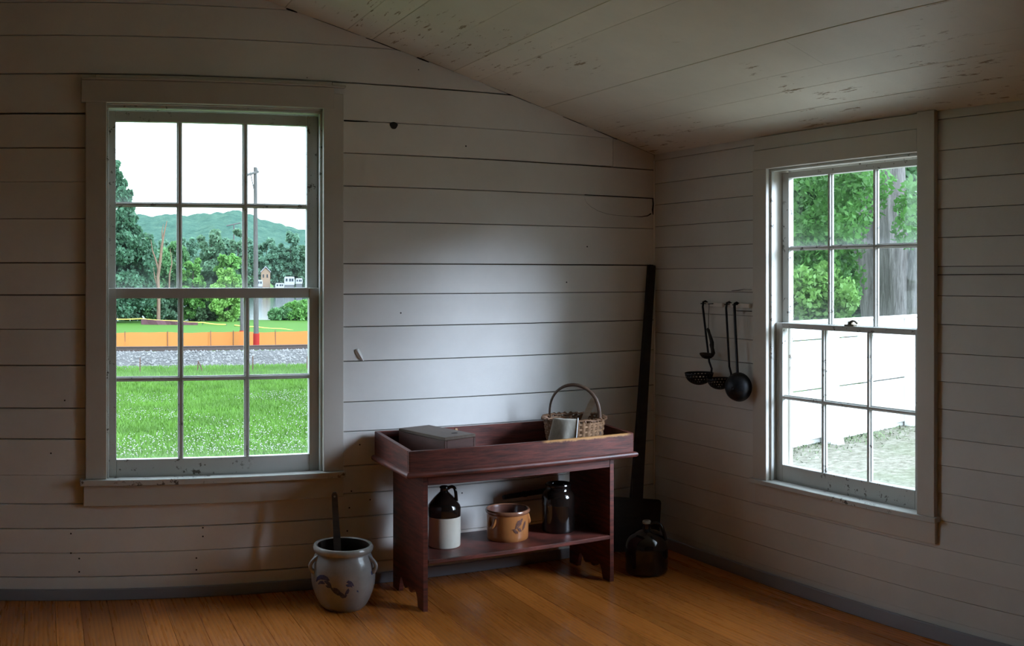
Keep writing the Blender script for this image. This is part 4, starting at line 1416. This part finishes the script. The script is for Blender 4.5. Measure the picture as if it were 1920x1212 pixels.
f = [(2 * k, 2 * k + 1, 2 * k + 3, 2 * k + 2) for k in range(12)]
bn = MB().add(v, f).build('banner', m_plain('maroon_cloth', (0.085, 0.035, 0.040), .9))
md = bn.modifiers.new('thick', 'SOLIDIFY'); md.thickness = .01
tag(bn, 'long maroon banner hanging from the yellow rope', 'banner')


# far house and campers across the river
def far_house(label, px, py_top, py_bot, wpx, d, wall, roof_c, name_='far_house'):
    x, y = polar(px, d)
    w = wpx / PXR * d / 2
    zb, zt = zat(py_bot, d), zat(py_top, d)
    h = (zt - zb)
    r = empty(name_, (x, y, zb), -.2, label, 'house')
    pr_ = [(-w, -3), (w, -3), (w, h * .62), (0, h), (-w, h * .62)]
    MB().prism(pr_, -w * .8, w * 1.4, lambda a, b, dd: (a, dd, b)).build('wall', wall, r)
    rf_ = MB()
    for sg in (-1, 1):
        rf_.prism([(0, h + .1), (sg * w * 1.15, h * .55 + .1), (sg * w * 1.15, h * .55 + .35), (0, h + .4)], -w * 1.0, w * 1.6, lambda a, b, dd: (a, dd, b))
    rf_.build('roof', roof_c, r)
    for q in (-.5, .35):
        MB().box(q * w - w * .14, q * w + w * .14, -w * .8 - .08, -w * .8 + .02, h * .15, h * .42).build('window', dark_pane, r)
    return r


dark_pane = m_plain('dark_pane', (0.02, 0.025, 0.03), .1)
far_house('small tan house among the trees across the river', 498, 502, 524, 17, 296, m_plain('tan_siding', (0.18, 0.12, 0.075), .8), m_plain('pale_roof', (0.19, 0.19, 0.20), .8))
white_m = m_plain('white_metal', (0.24, 0.245, 0.25), .5, var=.08)
for px, top, bot, w, lb in ((525, 531, 542, 17, 'white camper trailer on the far bank, left of three'), (543, 519, 536, 20, 'largest white camper on the far bank'), (561, 522, 534, 13, 'white camper at the right window edge'),
                            (488, 525, 539, 9, 'small pale shed by the utility pole on the far bank')):
    d = 292
    x, y = polar(px, d)
    ww = w / PXR * d / 2; zb, zt = zat(bot, d), zat(top, d); h = zt - zb
    kind_ = 'shed' if 'shed' in lb else 'camper'
    r = empty('small_shed' if kind_ == 'shed' else 'camper', (x, y, zb), -.25, lb, kind_, 'campers and sheds across the river')
    MB().prism([(-ww, 0.25), (ww * .9, .25), (ww, h * .5), (ww * .85, h), (-ww * .9, h), (-ww, h * .75)], -1.2, 1.2, lambda a, b, dd: (a, dd, b)).build('body', white_m, r)
    for q in (-.55, .1, .55):
        MB().box(q * ww - ww * .16, q * ww + ww * .16, -1.26, -1.19, h * .48, h * .78).build('window', dark_pane, r)
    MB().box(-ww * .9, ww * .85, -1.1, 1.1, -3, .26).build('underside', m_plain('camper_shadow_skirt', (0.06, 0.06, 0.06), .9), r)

# grass blades and clover on the part of the lawn the window looks over
g = np.random.default_rng(11)
N = 78000
ty = 9.3 + (29.5 - 9.3) * g.random(N) ** 1.35
tx = ty * np.where(g.random(N) < .55, .045 + .27 * g.random(N), -.45 + 1.2 * g.random(N))
tz = np.interp(ty, TY_, TZ_) + np.array([noise.noise(Vector((a * .35, b * .35, 0))) * .05 for a, b in zip(tx, ty)])
h = g.uniform(.035, .085, N) * (1 + (ty - 9) * .03)
w = g.uniform(.006, .012, N) * (1 + (ty - 9) * .06)
an = g.uniform(0, 2 * PI, N); ln = g.uniform(-.05, .05, (N, 2))
p = np.stack([tx, ty, tz], 1)
dirv = np.stack([np.cos(an), np.sin(an), np.zeros(N)], 1) * w[:, None]
tip = p + np.stack([ln[:, 0], ln[:, 1], h], 1)
v = np.stack([p - dirv, p + dirv, tip], 1).reshape(-1, 3).tolist()
f = np.arange(3 * N).reshape(-1, 3).tolist()
tag(MB().add(v, f).build('grass', m_plain('grass_blade', (0.080, 0.178, 0.019), .7, var=.3, scale=1.2, world=True, trans=.25)), 'short green grass on the lawn outside the large window', 'grass', kind='stuff')
N = 3200
sv, sf = [], []
k = 0
while k < N:
    yy = 10.2 + 9 * g.random() ** 1.1; xx = yy * ((.05 + .26 * g.random()) if g.random() < .62 else (-.4 + 1.1 * g.random()))
    if noise.noise(Vector((xx * .55, yy * .4, 9))) + .25 * g.random() < .02: continue
    s = g.uniform(.005, .0095)
    zz = ground_z(yy) + noise.noise(Vector((xx * .35, yy * .35, 0))) * .05 + g.uniform(.06, .10)
    b0_ = len(sv)
    sv += (cube * s + (xx, yy, zz)).tolist()
    sf += [tuple(i + b0_ for i in q) for q in octf]
    k += 1
tag(MB().add(sv, sf).build('clover_flowers', m_plain('white_clover', (0.26, 0.265, 0.23), .9)), 'white clover flowers dotted over the lawn', 'flowers', kind='stuff')

# ------------------------------------------------------------------ outside the smaller window: board fence and old trees
fe0, fe1 = Vector((5.2, 7.04, 0)), Vector((14.2, 8.0, 0))
fd = (fe1 - fe0).normalized(); fnv = Vector((fd.y, -fd.x, 0))
fr = math.atan2(fd.y, fd.x)
fence = empty('board_fence', (fe0.x, fe0.y, -.25), fr, 'low white painted fence of wide boards beyond the yard', 'fence')
fw_m = m_plain('white_fence_paint', (0.72, 0.72, 0.70), .6, var=.05, scale=3)
LN = (fe1 - fe0).length
rows = ((.055, .535), (.545, 1.025), (1.035, 1.20))
for a, b in rows:
    x = 0
    while x < LN - .1:
        e = min(x + 2.4, LN)
        MB().box(x + .004, e - .004, -.012, .012, a + rnd.uniform(-.004, .004), b + rnd.uniform(-.004, .004), .003).build('board', fw_m, fence)
        x = e
MB().box(0, LN, .012, .03, .0, .09, .003).build('bottom_board', fw_m, fence)
MB().box(0, LN, -.05, .05, 1.202, 1.225, .004).build('cap_board', fw_m, fence)
x = .3
for x in (.45, 1.85, 3.28, 4.7, 6.1, 7.5):
    MB().box(x - .06, x + .06, -.15, -.013, -.06, 1.19, .004).build('post', fw_m, fence)
    MB().prism([(-.15, -.06), (-.15, .24), (-.235, -.06)], x - .055, x + .055, lambda a, b, d: (d, a, b)).build('post_foot', fw_m, fence)

# old two-stemmed tree behind the fence
x, y = polar(1678, 16)
ot = empty('old_tree', (x, y, -.55), 0, 'old grey-barked tree with two thick trunks behind the white fence', 'tree')
# 'r' points right as seen from the room, 'up' is z
rv_ = Vector((math.cos(.842), -math.sin(.842), 0))
bk_v = Vector((math.sin(.842), math.cos(.842), 0))


def bark_tube(pts, rad, seg=26, amp=.06, seed=0):
    """trunk with furrowed bark relief"""
    path = []
    n = len(pts)
    pts = [Vector(q) for q in pts]
    m = 8
    for i in range(n - 1):
        for j in range(m):
            u = j / m
            p0_, p1_, p2_, p3_ = pts[max(i - 1, 0)], pts[i], pts[i + 1], pts[min(i + 2, n - 1)]
            path.append((.5 * (2 * p1_ + (p2_ - p0_) * u + (2 * p0_ - 5 * p1_ + 4 * p2_ - p3_) * u * u + (3 * p1_ - p0_ - 3 * p2_ + p3_) * u ** 3), rad[i] + (rad[i + 1] - rad[i]) * u))
    path.append((pts[-1], rad[-1]))
    v, f = [], []
    for i, (c, r) in enumerate(path):
        for k in range(seg):
            a = 2 * PI * k / seg
            rr = r * (1 + amp * (noise.noise(Vector((math.cos(a) * 3.2 + seed, math.sin(a) * 3.2, c.z * .5))) * 1.6 + (.5 if k % 2 else -.5) * noise.noise(Vector((k * 1.7, c.z * 2.2, seed)))))
            v.append((c.x + rr * math.cos(a), c.y + rr * math.sin(a), c.z))
    for i in range(len(path) - 1):
        for k in range(seg):
            k2 = (k + 1) % seg
            f.append((i * seg + k, i * seg + k2, (i + 1) * seg + k2, (i + 1) * seg + k))
    return MB().add(v, f)


OB = m_bark('old_grey_bark', (0.09, 0.082, 0.075), (0.24, 0.225, 0.21))
R_ = lambda r, z, b=0.0: tuple(rv_ * r + bk_v * b + Vector((0, 0, z)))
bark_tube([R_(.02, -.1), R_(.02, .6), R_(-.01, 1.5), R_(-.02, 2.6), R_(-.06, 3.8), R_(-.10, 5.4)], [.46, .36, .275, .235, .21, .20], 30, .07, 1).build('trunk', OB, ot, True)
bark_tube([R_(-.22, -.1, .1), R_(-.26, .8, .1), R_(-.36, 1.6, .12), R_(-.49, 2.5, .15), R_(-.46, 3.4, .2), R_(-.36, 4.6, .2)], [.30, .24, .20, .175, .16, .13], 26, .07, 2).build('trunk', OB, ot, True)
bark_tube([R_(.10, .8, -.05), R_(.24, 1.5, -.05), R_(.34, 2.3, -.05), R_(.46, 3.4, -.05)], [.22, .17, .12, .10], 20, .07, 3).build('limb', OB, ot, True)
bark_tube([R_(-.30, 2.9, .3), R_(-.34, 3.3, .3), R_(-.20, 4.6, .4)], [.13, .14, .12], 18, .06, 4).build('limb', BARKD, ot, True)

# leaves: compound box-elder sprays; the largest in view are single leaves, the rest foliage
leaf_me = MB()
lf = [(0, 0, 0), (.020, .018, .006), (.030, .045, .004), (.022, .075, -.004), (0, .105, -.012), (-.022, .075, -.004), (-.030, .045, .004), (-.020, .018, .006), (0, .05, -.008)]
leaf_me.add(lf, [(0, 1, 8), (1, 2, 8), (2, 3, 8), (3, 4, 8), (4, 5, 8), (5, 6, 8), (6, 7, 8), (7, 0, 8)])
leaf_data = [leaf_me.mesh('leaf_a', LEAF['box'], True), leaf_me.mesh('leaf_b', LEAF['shrub'], True)]
rl = random.Random(21)


def spray_px(px, py, d):
    x, y = polar(px, d)
    return Vector((x, y, zat(py, d)))


ff_root = empty('leafy_branch_tree', tuple(spray_px(1540, 600, 14.2)), 0, 'young leafy tree with bright drooping leaves left of the old trunks', 'tree')
fo = Vector(ff_root.location)
sprays = []
for k in range(64):
    px = rl.uniform(1466, 1596) if k % 8 else rl.uniform(1700, 1740)
    py = rl.uniform(300, 600)
    if k % 8 == 0: py = rl.uniform(300, 450)
    if k % 9 == 4: px, py = rl.uniform(1590, 1650), rl.uniform(300, 400)
    sprays.append(spray_px(px, py, rl.uniform(12.6, 14.4)))
cnt = 0
for c in sprays:
    for q in range(5):
        if cnt >= 300: break
        p = c + Vector((rl.gauss(0, .09), rl.gauss(0, .09), rl.gauss(0, .07)))
        o = inst('leaf', leaf_data[rl.random() < .35], ff_root, p - fo, (rl.uniform(2.4, 4.0), rl.uniform(-.6, .6), rl.uniform(0, 2 * PI)), (.74,) * 3)
        cnt += 1
cen = [tuple(c - fo) + (.26,) for c in sprays]
cen += [tuple(spray_px(rl.uniform(1455, 1572), rl.uniform(250, 600), rl.uniform(14.2, 15.4)) - fo) + (.34,) for _ in range(70)]
vv, ff = leaf_cloud(cen, 19000, .3, .055, 5, 1.7)
fol = MB().add(vv, ff).build('foliage', LEAF['box'], ff_root); fol['kind'] = 'stuff'
MB().tube([tuple(spray_px(1500, 640, 14.4) - fo), tuple(spray_px(1515, 520, 14.4) - fo), tuple(spray_px(1530, 400, 14.5) - fo), tuple(spray_px(1520, 260, 14.6) - fo)], [.05, .045, .035, .02], 8).build('stem', BARKD, ff_root, True)
# light shrub low on the left, behind the fence
shp = spray_px(1515, 610, 12.4)
sh = empty('leafy_shrub', (shp.x, shp.y, -.5), 0, 'yellow-green leafy shrub just above the white fence', 'shrub')
cen = [tuple(spray_px(rl.uniform(1462, 1592), rl.uniform(510, 615) + (0 if k % 3 else 15), rl.uniform(12.0, 13.0)) - Vector((shp.x, shp.y, -.5))) + (.16,) for k in range(46)]
vv, ff = leaf_cloud(cen, 6500, .2, .055, 9, 1.5)
MB().add(vv, ff).build('foliage', LEAF['shrub'], sh)['kind'] = 'stuff'
MB().tube([(0, 0, 0), (.05, .02, .6), (.0, .05, 1.3)], [.04, .03, .015], 7).build('stem', BARKD, sh, True)
# deep shade trees behind
for px, d, w, hh, col, sd, lb in ((1490, 20, 2.3, 7.5, 'mid', 61, 'dense green tree at the left side of the smaller window'), (1585, 22, 2.4, 8.0, 'mid', 62, 'dense green tree behind the old trunks'),
                                  (1690, 23, 2.6, 8.5, 'boxdark', 63, 'dark green tree showing between the old trunks'), (1790, 20, 2.4, 8.0, 'mid', 64, 'green tree at the right side of the smaller window'),
                                  (1420, 21, 2.4, 8.0, 'boxdark', 65, 'dark green tree left of the smaller window view')):
    x, y = polar(px, d)
    tree('dense_tree', lb, x, y, w, hh, col, sd, 'round', 9000, .14, .14, ground_z(y) - .1, 90, .02, 'trees seen through the smaller window')
# grass at the foot of the fence
g = np.random.default_rng(15)
N = 3500
u = g.random(N); al = g.random(N) * 8
off = np.abs(g.normal(0, .22, N)) - .02
far_ = g.random(N) < .35
off[far_] = g.random(far_.sum()) * 3.4
px_ = fe0.x + fd.x * al + fnv.x * off; py_ = fe0.y + fd.y * al + fnv.y * off
h = g.uniform(.015, .04, N) * np.where(far_, .5, 1.0); w = g.uniform(.005, .010, N); an = g.uniform(0, 2 * PI, N)
p = np.stack([px_, py_, np.full(N, -.255)], 1)
dirv = np.stack([np.cos(an), np.sin(an), np.zeros(N)], 1) * w[:, None]
tip = p + np.stack([g.uniform(-.05, .05, N), g.uniform(-.05, .05, N), h], 1)
v = np.stack([p - dirv, p + dirv, tip], 1).reshape(-1, 3).tolist()
tag(MB().add(v, np.arange(3 * N).reshape(-1, 3).tolist()).build('grass', m_plain('fence_grass', (0.10, 0.135, 0.06), .8, var=.45, scale=2, world=True)), 'thin dry grass at the foot of the white fence', 'grass', kind='stuff')
